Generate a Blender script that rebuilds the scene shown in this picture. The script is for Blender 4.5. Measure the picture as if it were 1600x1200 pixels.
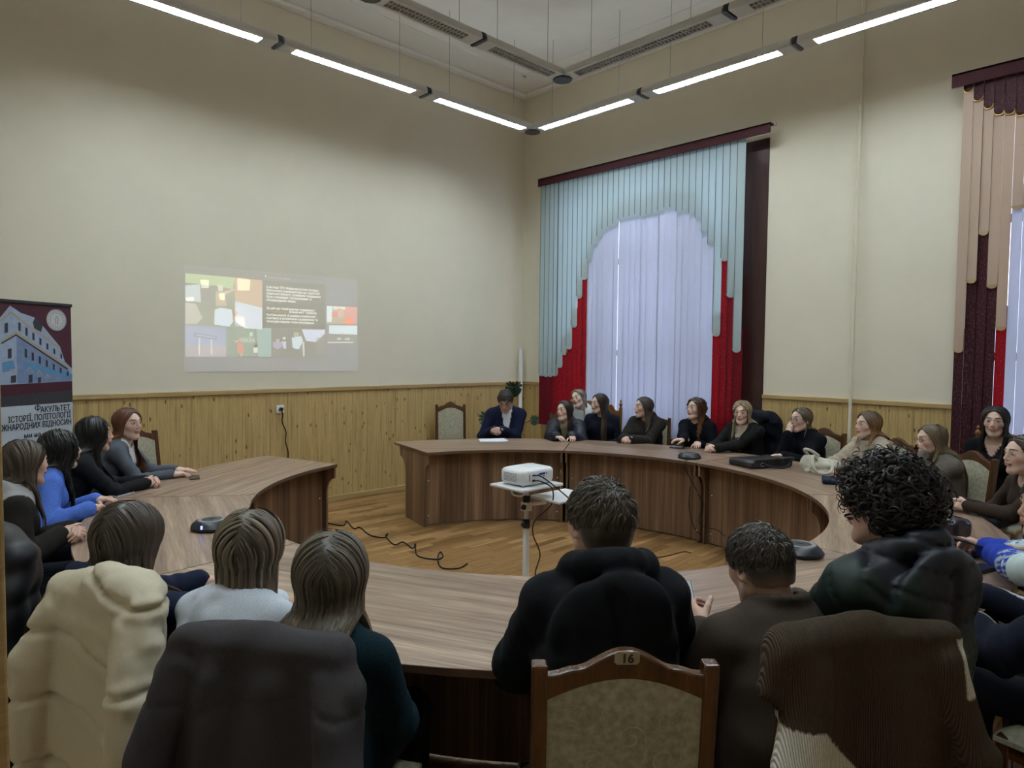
import bpy, bmesh, math, random
import numpy as np
from mathutils import Vector, Matrix
random.seed(7); rng = np.random.default_rng(7)
sc = bpy.context.scene
for o in list(bpy.data.objects): bpy.data.objects.remove(o)
COL = sc.collection

# ---------------------------------------------------------------- camera
FPX, YAW, PITCH, ROLL = 1051.0, math.radians(43.993), math.radians(-2.672), math.radians(0.60)
CAM = np.array([-6.8436, -6.8852, 1.72])
_f = np.array([math.sin(YAW)*math.cos(PITCH), math.cos(YAW)*math.cos(PITCH), math.sin(PITCH)])
_r0 = np.array([math.cos(YAW), -math.sin(YAW), 0.0]); _u0 = np.cross(_r0, _f)
_r = _r0*math.cos(ROLL)+_u0*math.sin(ROLL); _u = -_r0*math.sin(ROLL)+_u0*math.cos(ROLL)
cd = bpy.data.cameras.new('camera'); cam = bpy.data.objects.new('camera', cd); COL.objects.link(cam)
cd.sensor_width = 36.0; cd.lens = FPX/1600*36.0; cd.clip_start = 0.05
cam.matrix_world = Matrix([[_r[i], _u[i], -_f[i], CAM[i]] for i in range(3)]+[[0, 0, 0, 1]])
sc.camera = cam
def px(x, y, z=None, X=None, Y=None):
    """photo pixel -> world point on a horizontal plane z, or wall plane X / Y"""
    d = _f+_r*(x-800)/FPX-_u*(y-600)/FPX
    if z is not None: t = (z-CAM[2])/d[2]
    elif X is not None: t = (X-CAM[0])/d[0]
    else: t = (Y-CAM[1])/d[1]
    return CAM+t*d
# ---------------------------------------------------------------- light, exposure
sc.view_settings.view_transform = 'Standard'; sc.view_settings.look = 'None'
sc.view_settings.gamma = 1.0; sc.view_settings.use_curve_mapping = False
sc.view_settings.exposure = 0.0
LAMP_W = 28.0; NEAR_LIT = True
SKY = (0.80, 0.84, 1.0); SKY_S = 3.3
w = bpy.data.worlds.new('overcast_sky'); sc.world = w; w.use_nodes = True
w.node_tree.nodes['Background'].inputs[0].default_value = (*SKY, 1); w.node_tree.nodes['Background'].inputs[1].default_value = SKY_S
try:
    sc.cycles.use_denoising = True
    sc.cycles.max_bounces = 10; sc.cycles.diffuse_bounces = 8; sc.cycles.sample_clamp_indirect = 6.0
except Exception: pass

# ---------------------------------------------------------------- node materials
MATS = {}
def srgb(r, g, b):
    f = lambda c: (c/255/12.92) if c/255 <= .04045 else ((c/255+.055)/1.055)**2.4
    return (f(r), f(g), f(b))
class NT:
    def __init__(s, name):
        s.m = bpy.data.materials.new(name); s.m.use_nodes = True; s.t = s.m.node_tree
        s.b = s.t.nodes['Principled BSDF']; s.out = s.t.nodes['Material Output']
    def n(s, t, **kw):
        nd = s.t.nodes.new(t)
        for k, v in kw.items():
            if k.startswith('i_'): nd.inputs[k[2:].replace('_', ' ')].default_value = v
            else: setattr(nd, k, v)
        return nd
    def l(s, a, b): s.t.links.new(a, b)
def ramp(nt, stops):
    r = nt.n('ShaderNodeValToRGB'); e = r.color_ramp.elements
    while len(e) < len(stops): e.new(0.5)
    for k, (p, c) in enumerate(stops): e[k].position = p; e[k].color = (*c, 1)
    return r
def mapped(nt, scale, coord='Object', rnd=0.0):
    tc = nt.n('ShaderNodeTexCoord'); mp = nt.n('ShaderNodeMapping'); mp.inputs['Scale'].default_value = scale
    nt.l(tc.outputs[coord], mp.inputs['Vector'])
    if rnd:
        oi = nt.n('ShaderNodeObjectInfo'); mu = nt.n('ShaderNodeMath', operation='MULTIPLY'); mu.inputs[1].default_value = rnd
        nt.l(oi.outputs['Random'], mu.inputs[0]); cb = nt.n('ShaderNodeCombineXYZ')
        for k in range(3): nt.l(mu.outputs[0], cb.inputs[k])
        nt.l(cb.outputs[0], mp.inputs['Location'])
    return mp.outputs[0]
def set_p(nt, rough=.5, spec=.4, metal=0, **kw):
    nt.b.inputs['Roughness'].default_value = rough; nt.b.inputs['Specular IOR Level'].default_value = spec; nt.b.inputs['Metallic'].default_value = metal
    for k, v in kw.items(): nt.b.inputs[k.replace('_', ' ')].default_value = v
def bump(nt, height, strength=.3, dist=.01):
    b = nt.n('ShaderNodeBump'); b.inputs['Strength'].default_value = strength; b.inputs['Distance'].default_value = dist
    nt.l(height, b.inputs['Height']); nt.l(b.outputs[0], nt.b.inputs['Normal'])
def plain(name, col, rough=.5, spec=.4, metal=0, var=.06, scale=30, bmp=0, **kw):
    if name in MATS: return MATS[name]
    nt = NT(name); set_p(nt, rough, spec, metal, **kw)
    no = nt.n('ShaderNodeTexNoise'); no.inputs['Scale'].default_value = scale; no.inputs['Detail'].default_value = 3
    nt.l(mapped(nt, (1, 1, 1)), no.inputs['Vector'])
    r = ramp(nt, [(.3, tuple(c*(1-var) for c in col)), (.7, tuple(min(1, c*(1+var)) for c in col))])
    nt.l(no.outputs['Fac'], r.inputs[0]); nt.l(r.outputs[0], nt.b.inputs['Base Color'])
    if bmp: bump(nt, no.outputs['Fac'], bmp, .004)
    MATS[name] = nt.m; return nt.m
def wood(name, stops, scale, rough=.35, spec=.5, coord='Object', rnd=20., bands=2.2, knots=None, detail=6):
    """grain noise stretched along an axis; scale = per-axis frequency"""
    if name in MATS: return MATS[name]
    nt = NT(name); set_p(nt, rough, spec)
    v = mapped(nt, scale, coord, rnd)
    a = nt.n('ShaderNodeTexNoise'); a.inputs['Scale'].default_value = 1; a.inputs['Detail'].default_value = detail; a.inputs['Roughness'].default_value = .62; a.inputs['Distortion'].default_value = .25
    nt.l(v, a.inputs['Vector'])
    v2 = mapped(nt, tuple(c*bands*3 for c in scale), coord, rnd)
    b = nt.n('ShaderNodeTexNoise'); b.inputs['Scale'].default_value = 1; b.inputs['Detail'].default_value = 3; nt.l(v2, b.inputs['Vector'])
    mx = nt.n('ShaderNodeMix'); mx.data_type = 'FLOAT'; mx.inputs[0].default_value = .3
    nt.l(a.outputs['Fac'], mx.inputs[2]); nt.l(b.outputs['Fac'], mx.inputs[3])
    r = ramp(nt, stops); nt.l(mx.outputs[0], r.inputs[0]); c = r.outputs[0]
    if knots:
        kv = mapped(nt, knots[0], coord, rnd); vo = nt.n('ShaderNodeTexVoronoi'); vo.inputs['Scale'].default_value = 1; nt.l(kv, vo.inputs['Vector'])
        kr = ramp(nt, [(.0, (.18, .12, .07)), (.10, (.35, .25, .15)), (.16, (1, 1, 1))]); nt.l(vo.outputs['Distance'], kr.inputs[0])
        mm = nt.n('ShaderNodeMix'); mm.data_type = 'RGBA'; mm.blend_type = 'MULTIPLY'; mm.inputs[0].default_value = knots[1]
        nt.l(c, mm.inputs[6]); nt.l(kr.outputs[0], mm.inputs[7]); c = mm.outputs[2]
    nt.l(c, nt.b.inputs['Base Color']); bump(nt, mx.outputs[0], .06, .003)
    MATS[name] = nt.m; return nt.m
def vcol(name, rough=.85, spec=.2, weave=400, wb=.15, var=.10, sheen=0.0, cord=0):
    """cloth / skin: colour from the vertex attribute Col, with fine weave"""
    if name in MATS: return MATS[name]
    nt = NT(name); set_p(nt, rough, spec)
    at = nt.n('ShaderNodeAttribute'); at.attribute_name = 'Col'
    no = nt.n('ShaderNodeTexNoise'); no.inputs['Scale'].default_value = weave; no.inputs['Detail'].default_value = 2; nt.l(mapped(nt, (1, 1, 1)), no.inputs['Vector'])
    r = ramp(nt, [(.25, (1-var,)*3), (.75, (1+var,)*3)]); nt.l(no.outputs['Fac'], r.inputs[0])
    mm = nt.n('ShaderNodeMix'); mm.data_type = 'RGBA'; mm.blend_type = 'MULTIPLY'; mm.inputs[0].default_value = 1
    nt.l(at.outputs['Color'], mm.inputs[6]); nt.l(r.outputs[0], mm.inputs[7]); nt.l(mm.outputs[2], nt.b.inputs['Base Color'])
    if cord:
        wv = nt.n('ShaderNodeTexWave', wave_type='BANDS', bands_direction='X'); wv.inputs['Scale'].default_value = cord; wv.inputs['Distortion'].default_value = .6; wv.inputs['Detail'].default_value = 0
        nt.l(mapped(nt, (1, 1, 1)), wv.inputs['Vector']); bump(nt, wv.outputs['Fac'], .9, .004)
        cr = ramp(nt, [(0, (.62,)*3), (.6, (1.12,)*3)]); nt.l(wv.outputs['Fac'], cr.inputs[0])
        m2 = nt.n('ShaderNodeMix'); m2.data_type = 'RGBA'; m2.blend_type = 'MULTIPLY'; m2.inputs[0].default_value = 1
        nt.l(mm.outputs[2], m2.inputs[6]); nt.l(cr.outputs[0], m2.inputs[7]); nt.l(m2.outputs[2], nt.b.inputs['Base Color'])
    elif wb: bump(nt, no.outputs['Fac'], wb, .002)
    if sheen: nt.b.inputs['Sheen Weight'].default_value = sheen
    MATS[name] = nt.m; return nt.m
def hairmat(name, rough=.42):
    if name in MATS: return MATS[name]
    nt = NT(name); set_p(nt, rough, .45)
    at = nt.n('ShaderNodeAttribute'); at.attribute_name = 'Col'; nt.l(at.outputs['Color'], nt.b.inputs['Base Color'])
    MATS[name] = nt.m; return nt.m
def translucent(name, col, trans, col2=None, gloss=.4, speck=0):
    if name in MATS: return MATS[name]
    nt = NT(name); set_p(nt, .6, .25)
    c = None
    if speck:
        no = nt.n('ShaderNodeTexNoise'); no.inputs['Scale'].default_value = 90; no.inputs['Detail'].default_value = 3; nt.l(mapped(nt, (1, 1, .6), 'Object', 30.), no.inputs['Vector'])
        r = ramp(nt, [(.42, tuple(c*(1-speck) for c in col)), (.56, col), (.66, tuple(min(1, c*(1+1.5*speck)+.06*speck) for c in col))]); nt.l(no.outputs['Fac'], r.inputs[0]); nt.l(r.outputs[0], nt.b.inputs['Base Color'])
    else: nt.b.inputs['Base Color'].default_value = (*col, 1)
    tr = nt.n('ShaderNodeBsdfTranslucent'); tr.inputs[0].default_value = (*(col2 or col), 1)
    ad = nt.n('ShaderNodeMixShader'); ad.inputs[0].default_value = trans
    nt.l(nt.b.outputs[0], ad.inputs[1]); nt.l(tr.outputs[0], ad.inputs[2]); nt.l(ad.outputs[0], nt.out.inputs[0])
    MATS[name] = nt.m; return nt.m
def emit(name, col, s, over=None):
    if name in MATS: return MATS[name]
    nt = NT(name); set_p(nt, .6, .1); nt.b.inputs['Base Color'].default_value = (*(over or (.8, .8, .8)), 1)
    nt.b.inputs['Emission Color'].default_value = (*col, 1); nt.b.inputs['Emission Strength'].default_value = s
    if s < 2: nt.m.cycles.emission_sampling = 'NONE'
    MATS[name] = nt.m; return nt.m

# ---------------------------------------------------------------- mesh helpers
def tag(o, label=None, cat=None, group=None, kind=None):
    if label: o['label'] = label
    if cat: o['category'] = cat
    if group: o['group'] = group
    if kind: o['kind'] = kind
    return o
def empty(name, loc=(0, 0, 0), rz=0, **kw):
    o = bpy.data.objects.new(name, None); COL.objects.link(o); o.location = loc; o.rotation_euler = (0, 0, rz); o.empty_display_size = .1
    return tag(o, **kw)
def link(name, me, parent=None, loc=(0, 0, 0), rot=(0, 0, 0)):
    o = bpy.data.objects.new(name, me); COL.objects.link(o); o.parent = parent; o.location = loc; o.rotation_euler = rot
    return o
def copy_tree(o, parent=None):
    c = o.copy(); COL.objects.link(c); c.parent = parent
    for ch in o.children: copy_tree(ch, c)
    return c
class MB:
    def __init__(s): s.v = []; s.f = []; s.m = []; s.cur = 0
    def add(s, vs, fs):
        k = len(s.v); s.v += [tuple(map(float, p)) for p in vs]; s.f += [tuple(i+k for i in f) for f in fs]; s.m += [s.cur]*len(fs); return s
    def box(s, a, b, R=None, T=None):
        (x0, y0, z0), (x1, y1, z1) = a, b
        vs = [(x, y, z) for z in (z0, z1) for y in (y0, y1) for x in (x0, x1)]
        if R is not None: vs = [tuple(np.array(R)@np.array(p)+(0 if T is None else np.array(T))) for p in vs]
        return s.add(vs, [(0, 2, 3, 1), (4, 5, 7, 6), (0, 1, 5, 4), (2, 6, 7, 3), (0, 4, 6, 2), (1, 3, 7, 5)])
    def prism(s, poly, a, b, fn):
        """poly 2-D points (counter-clockwise), extruded between parameters a, b; fn(u, v, t) -> xyz"""
        n = len(poly); vs = [fn(u, v, a) for u, v in poly]+[fn(u, v, b) for u, v in poly]
        return s.add(vs, [tuple(range(n-1, -1, -1)), tuple(range(n, 2*n))]+[(i, (i+1) % n, n+(i+1) % n, n+i) for i in range(n)])
    def tube(s, pts, r, n=8, cap=True):
        P = [np.array(p, float) for p in pts]; m = len(P); rs = r if hasattr(r, '__len__') else [r]*m
        t0 = P[1]-P[0]; t0 /= np.linalg.norm(t0)+1e-12
        a = np.array([0, 0, 1.]) if abs(t0[2]) < .9 else np.array([1., 0, 0]); u = np.cross(t0, a); u /= np.linalg.norm(u)
        vs = []
        for i in range(m):
            t = P[min(i+1, m-1)]-P[max(i-1, 0)]; t /= np.linalg.norm(t)+1e-12
            u = u-t*(u@t); u /= np.linalg.norm(u)+1e-12; w2 = np.cross(t, u)
            for k in range(n):
                an = 2*math.pi*k/n; vs.append(P[i]+rs[i]*(math.cos(an)*u+math.sin(an)*w2))
        fs = [(i*n+k, i*n+(k+1) % n, (i+1)*n+(k+1) % n, (i+1)*n+k) for i in range(m-1) for k in range(n)]
        if cap: fs += [tuple(range(n-1, -1, -1)), tuple((m-1)*n+k for k in range(n))]
        return s.add(vs, fs)
    def lathe(s, prof, c=(0, 0, 0), n=16, axis='z'):
        vs = []; c = np.array(c, float)
        for r, h in prof:
            for k in range(n):
                a = 2*math.pi*k/n; p = (r*math.cos(a), r*math.sin(a), h)
                if axis == 'y': p = (p[0], h, p[1])
                if axis == 'x': p = (h, p[0], p[1])
                vs.append(c+np.array(p))
        m = len(prof); fs = [(i*n+k, i*n+(k+1) % n, (i+1)*n+(k+1) % n, (i+1)*n+k) for i in range(m-1) for k in range(n)]
        fs += [tuple(range(n-1, -1, -1)), tuple((m-1)*n+k for k in range(n))]
        return s.add(vs, fs)
    def grid(s, P):
        P = np.asarray(P); a, b = P.shape[:2]
        return s.add(P.reshape(-1, 3), [(i*b+j, i*b+j+1, (i+1)*b+j+1, (i+1)*b+j) for i in range(a-1) for j in range(b-1)])
    def mesh(s, name, mats, smooth=False):
        me = bpy.data.meshes.new(name); me.from_pydata(s.v, [], s.f)
        for m in (mats if isinstance(mats, (list, tuple)) else [mats]): me.materials.append(m)
        if max(s.m, default=0): me.polygons.foreach_set('material_index', s.m)
        if smooth: me.polygons.foreach_set('use_smooth', [True]*len(me.polygons))
        bm = bmesh.new(); bm.from_mesh(me); bmesh.ops.recalc_face_normals(bm, faces=bm.faces); bm.to_mesh(me); bm.free()
        if smooth: me.set_sharp_from_angle(angle=math.radians(40))
        return me
    def build(s, name, mats, parent=None, loc=(0, 0, 0), rot=(0, 0, 0), smooth=False, bevel=0, seg=2):
        o = link(name, s.mesh(name, mats, smooth), parent, loc, rot)
        if bevel:
            b = o.modifiers.new('bevel', 'BEVEL'); b.width = bevel; b.segments = seg; b.limit_method = 'ANGLE'; b.angle_limit = .6
        return o
def rotz(a): c, s = math.cos(a), math.sin(a); return np.array([[c, -s, 0], [s, c, 0], [0, 0, 1.]])
def rotx(a): c, s = math.cos(a), math.sin(a); return np.array([[1., 0, 0], [0, c, -s], [0, s, c]])
def roty(a): c, s = math.cos(a), math.sin(a); return np.array([[c, 0, s], [0, 1., 0], [-s, 0, c]])
def text_mesh(txt, size, ex=0.0, align='LEFT', bold=0.0):
    cu = bpy.data.curves.new('lettering', 'FONT'); cu.body = txt; cu.size = size; cu.extrude = ex; cu.align_x = align; cu.resolution_u = 3; cu.offset = bold
    o = bpy.data.objects.new('lettering', cu); COL.objects.link(o); dg = bpy.context.evaluated_depsgraph_get()
    me = bpy.data.meshes.new_from_object(o.evaluated_get(dg)); bpy.data.objects.remove(o); bpy.data.curves.remove(cu); return me
def catmull(pts, n=8):
    P = [np.array(p, float) for p in pts]; P = [2*P[0]-P[1]]+P+[2*P[-1]-P[-2]]; out = []
    for i in range(1, len(P)-2):
        for k in range(n):
            t = k/n; a, b, c, d = P[i-1:i+3]
            out.append(.5*((2*b)+(-a+c)*t+(2*a-5*b+4*c-d)*t*t+(-a+3*b-3*c+d)*t**3))
    out.append(P[-2]); return out

# ================================================================ materials of the place
PAINT = plain('cream_wall_paint', (.73, .675, .545), .75, .2, var=.02, scale=3, bmp=.04)
CEIL = plain('ceiling_paint', (.86, .84, .80), .85, .1, var=.02, scale=4)
TRIMW = plain('white_plaster_trim', (.84, .81, .76), .7, .2, var=.02)
PANEL = wood('knotty_pine_panel', [(.28, (.26, .165, .06)), (.5, (.50, .35, .145)), (.72, (.64, .47, .22))], (60, 60, 1.8), .42, .4, rnd=35., knots=((15, 15, 6), .9))
PANELT = wood('pine_moulding', [(.3, (.32, .215, .085)), (.7, (.54, .385, .18))], (1.2, 1.2, 40), .4, .4)
PARQ = wood('oak_parquet_strip', [(.25, (.14, .066, .021)), (.5, (.27, .145, .054)), (.78, (.43, .26, .11))], (2.2, 46, 46), .3, .5, rnd=60.)
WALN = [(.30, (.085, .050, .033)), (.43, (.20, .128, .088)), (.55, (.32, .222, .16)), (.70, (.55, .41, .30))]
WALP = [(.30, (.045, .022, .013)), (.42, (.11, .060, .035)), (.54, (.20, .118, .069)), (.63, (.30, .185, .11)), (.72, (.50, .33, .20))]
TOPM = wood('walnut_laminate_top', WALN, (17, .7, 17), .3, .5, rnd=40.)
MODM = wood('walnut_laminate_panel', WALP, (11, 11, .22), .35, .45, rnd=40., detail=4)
EDGEM = plain('walnut_edge_band', (.13, .075, .048), .35, .4)
CHW = wood('chair_walnut_wood', [(.3, (.04, .016, .006)), (.7, (.12, .048, .018))], (30, 30, 2.5), .25, .55)
CHW2 = wood('chair_oak_wood', [(.3, (.15, .06, .015)), (.7, (.30, .135, .04))], (30, 30, 2.5), .25, .55)
FAB = plain('beige_jacquard', (.36, .335, .245), .92, .1, var=.22, scale=55, bmp=.25)
FABD = plain('beige_jacquard_emboss', (.42, .385, .28), .92, .1, var=.12, scale=55)
WHITE = plain('white_plastic', (.78, .79, .80), .35, .5, var=.02)
BLACK = plain('black_plastic', (.012, .012, .014), .4, .5, var=.1)
CABLE = plain('black_cable_rubber', (.01, .01, .011), .5, .3)
GREY = plain('grey_metal', (.35, .36, .38), .35, .5, .6)
LAMPW = plain('luminaire_enamel', (.62, .61, .58), .4, .4, var=.02)
LAMPD = plain('luminaire_joint_dark', (.035, .037, .045), .4, .4)
TUBE = emit('fluorescent_diffuser', (.80, .93, 1.0), LAMP_W/(math.pi*1.2*.10))
UPL = emit('added_uplight_glow', (.80, .93, 1.0), 1.1/(math.pi*1.2*.06))  # added upward glow on the lit housings, brightens the ceiling
TUBEOFF = plain('dark_reflector', (.16, .16, .15), .35, .5)

# ================================================================ room shell
XL, YB, HC, HW = -7.7, -9.2, 5.335, 1.31
def struct(o, **kw): return tag(o, kind='structure', **kw)
m = MB(); m.box((XL, 0, 0), (0.25, .25, HC)); wall_front = struct(m.build('wall_front', PAINT), label='cream plastered wall carrying the projected slide')
m = MB(); m.box((XL-.25, YB, 0), (XL, .25, HC)); wall_left = struct(m.build('wall_left', PAINT))
m = MB(); m.box((XL, YB-.25, 0), (.25, YB, HC)); wall_back = struct(m.build('wall_back', PAINT))
m = MB(); m.box((XL-.25, YB-.25, HC), (.25, .25, HC+.2)); ceiling = struct(m.build('ceiling', CEIL), label='pale plain ceiling high above the table')
WIN = [(-.62, -3.62), (-5.45, -8.45)]; WZ0, WZ1 = .78, 3.98
m = MB(); ys = [0]+[v for a in WIN for v in a]+[YB]
for k in range(0, len(ys), 2): m.box((0, ys[k+1], 0), (.25, ys[k], HC))
for a, b in WIN: m.box((0, b, 0), (.25, a, WZ0)); m.box((0, b, WZ1), (.25, a, HC))
wall_right = struct(m.build('wall_right', PAINT), label='cream plastered wall with the two tall windows')
# floor slab and parquet
m = MB(); m.box((XL, YB, -.2), (0, 0, -.012)); floor = struct(m.build('floor', plain('floor_bedding', (.09, .05, .02), .8)), label='oak strip parquet floor')
PL, PW = .46, .072
mb = MB(); mb.box((-PL/2+.001, -PW/2+.0008, -.012), (PL/2-.001, PW/2-.0008, 0)); pm = mb.mesh('parquet_strip', PARQ)
stuff = MB(); cand = []
for j in range(int(-YB/PW)):
    y = -PW*(j+.5); off = (j*.37 % 1)*PL+random.uniform(-.04, .04)
    for i in range(-1, int(-XL/PL)+1):
        x0 = max(XL, XL+i*PL+off); x1 = min(0, XL+(i+1)*PL+off)
        if x1-x0 > .03: cand.append((x0, x1, y))
def vis_key(c):
    x = (c[0]+c[1])/2; d = math.hypot(x+3.39, c[2]+3.56)
    inside = d < 2.0 or (-4.3 < x < -2.6 and c[2] > -1.9)
    return (0 if inside else 1, math.hypot(x-CAM[0], c[2]-CAM[1]))
cand.sort(key=vis_key); n_ind = 0
for c in cand:
    if n_ind < 298 and c[1]-c[0] > PL-.01:
        link('parquet_strip', pm, floor, ((c[0]+c[1])/2, c[2], random.uniform(-.0008, .0004))); n_ind += 1
    else: stuff.box((c[0]+.001, c[2]-PW/2+.0008, -.012), (c[1]-.001, c[2]+PW/2-.0008, 0))
# per-strip tone for the joined strips: object-space noise is continuous, so offset handled by generated islands
nt = NT('oak_parquet_field'); set_p(nt, .3, .5)
geo = nt.n('ShaderNodeNewGeometry'); r1 = ramp(nt, [(0, (.15, .075, .024)), (.5, (.27, .145, .054)), (1, (.40, .235, .10))]); nt.l(geo.outputs['Random Per Island'], r1.inputs[0])
no = nt.n('ShaderNodeTexNoise'); no.inputs['Scale'].default_value = 1; no.inputs['Detail'].default_value = 5; nt.l(mapped(nt, (2.2, 46, 46)), no.inputs['Vector'])
r2 = ramp(nt, [(.3, (.6,)*3), (.7, (1.3,)*3)]); nt.l(no.outputs['Fac'], r2.inputs[0]); mm = nt.n('ShaderNodeMix'); mm.data_type = 'RGBA'; mm.blend_type = 'MULTIPLY'; mm.inputs[0].default_value = 1
nt.l(r1.outputs[0], mm.inputs[6]); nt.l(r2.outputs[0], mm.inputs[7]); nt.l(mm.outputs[2], nt.b.inputs['Base Color'])
o = stuff.build('parquet_field', nt.m, floor); o['kind'] = 'stuff'
# wainscot planks
def wain(parent, a, b, fn, w=.196):
    n = max(1, round(abs(b-a)/w)); s = (b-a)/n
    mb = MB(); mb.box((-abs(s)/2+.0012, 0, .07), (abs(s)/2-.0012, .014, HW-.045)); me = mb.mesh('plank', PANEL)
    for k in range(n):
        loc, rz = fn(a+s*(k+.5)); o = link('plank', me, parent, loc, (0, 0, rz))
wain(wall_front, XL, -.02, lambda t: ((t, -.014, 0), 0))
for k, (a, b) in enumerate(((0, WIN[0][0]), (WIN[0][1], WIN[1][0]), (WIN[1][1], YB))):
    wain(wall_right, a-(.02 if k == 0 else 0), b, lambda t: ((-.014, t, 0), -math.pi/2))
def trimbox(name, a, b, mat=PANELT, bev=.006): m = MB(); m.box(a, b); return struct(m.build(name, mat, bevel=bev))
trimbox('trim_1', (XL, -.03, HW-.045), (-.0, -.0, HW))
trimbox('trim_2', (-.03, WIN[0][0], HW-.045), (0, -.03, HW)); trimbox('trim_3', (-.03, WIN[1][0], HW-.045), (0, WIN[0][1], HW)); trimbox('trim_4', (-.03, YB, HW-.045), (0, WIN[1][1], HW))
trimbox('baseboard_front', (XL, -.026, 0), (-.0, 0, .07)); trimbox('baseboard_right', (-.026, YB, 0), (0, -.026, .07))
# plaster cornice
for k, (a, b) in enumerate((((XL, -.11, HC-.05), (0, 0, HC)), ((-.11, YB, HC-.05), (0, -.11, HC)))):
    trimbox('trim_%d' % (5+k), a, b, TRIMW, .02)
trimbox('trim_7', (XL, -.55, HC-.012), (-.5, -.50, HC), CEIL, .004); trimbox('trim_8', (-.55, YB, HC-.012), (-.50, -.5, HC), CEIL, .004)
# heating pipe on the window wall
yp = px(1340, 300, X=-.05)[1]
m = MB(); m.tube([(-.05, yp, 0), (-.05, yp, HC)], .017, 12); zc = px(1342, 170, X=-.05)[2]
pipe = tag(m.build('heating_pipe', PAINT, smooth=True), 'thin cream painted vertical pipe on the wall between the windows', 'pipe')
m = MB(); m.lathe([(.024, zc-.03), (.024, zc+.03)], (-.05, yp, 0), 12); m.build('coupling', PAINT, pipe, smooth=True)
# open door leaf beside the viewer
E0 = px(3, 900, z=None, Y=CAM[1]+.95)
m = MB(); m.box((E0[0]-.11, E0[1]-.02, 0), (E0[0]-.008, E0[1]+.022, 2.1)); door = struct(m.build('door_1', wood('honey_door_wood', [(.3, (.13, .07, .022)), (.7, (.26, .15, .055))], (30, 30, 1.2), .4, .4), bevel=.004), label='honey coloured wooden door post')
m = MB(); m.box((E0[0]-.118, E0[1]-.028, 0), (E0[0]-.0, E0[1]-.02, 2.108)); m.build('architrave', PANELT, door, bevel=.003)
# windows: dark brown timber frames with panes
BRN = wood('dark_window_timber', [(.3, (.022, .008, .007)), (.7, (.05, .018, .014))], (20, 20, 1.5), .3, .5)
nt = NT('window_glass'); set_p(nt, .02, .5); nt.b.inputs['Base Color'].default_value = (.95, .97, 1, 1)
tb = nt.n('ShaderNodeBsdfTransparent'); tb.inputs[0].default_value = (.93, .95, .97, 1); mx = nt.n('ShaderNodeMixShader'); mx.inputs[0].default_value = .08
nt.l(tb.outputs[0], mx.inputs[1]); nt.l(nt.b.outputs[0], mx.inputs[2]); nt.l(mx.outputs[0], nt.out.inputs[0]); GLASS = nt.m
for k, (a, b) in enumerate(WIN):
    win = struct(empty('window_%d' % (k+1), (0, (a+b)/2, WZ0)), label='tall window with dark brown timber frame behind '+('mint and red' if k == 0 else 'peach and maroon')+' blinds')
    L = (a-b)/2; Hh = WZ1-WZ0; m = MB(); fw = .16
    m.box((-.01, -L, 0), (.1, -L+.34, Hh)); m.box((.0, L-fw, 0), (.1, L, Hh)); m.box((0, -L, Hh-.12), (.1, L, Hh)); m.box((0, -L, 0), (.1, L, .1)); m.build('window_frame', BRN, win, bevel=.006)
    vs = [-L+fw, -.62, .62, L-fw]; hs = [.1, .95, 2.1, Hh-.12]
    for v in vs[1:3]: m = MB(); m.box((.03, v-.045, .1), (.09, v+.045, Hh-.12)); m.build('mullion', BRN, win, bevel=.004)
    for h in hs[1:3]: m = MB(); m.box((.035, -L+fw, h-.035), (.085, L-fw, h+.035)); m.build('transom', BRN, win, bevel=.004)
    for i in range(3):
        for j in range(3):
            m = MB(); m.box((.058, vs[i]+.03, hs[j]+.02), (.062, vs[i+1]-.03, hs[j+1]-.02)); m.build('pane', GLASS, win)
    m = MB(); m.box((-.12, -L, -.03), (.1, L, .0)); m.build('window_sill', WHITE, win, bevel=.006)
    pl = bpy.data.lights.new('window_portal_%d' % (k+1), 'AREA'); pl.shape = 'RECTANGLE'; pl.size = Hh; pl.size_y = 2*L; pl.cycles.is_portal = True
    po = bpy.data.objects.new(pl.name, pl); COL.objects.link(po); po.location = (.2, (a+b)/2, (WZ0+WZ1)/2); po.rotation_euler = (0, math.pi/2, 0)

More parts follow.
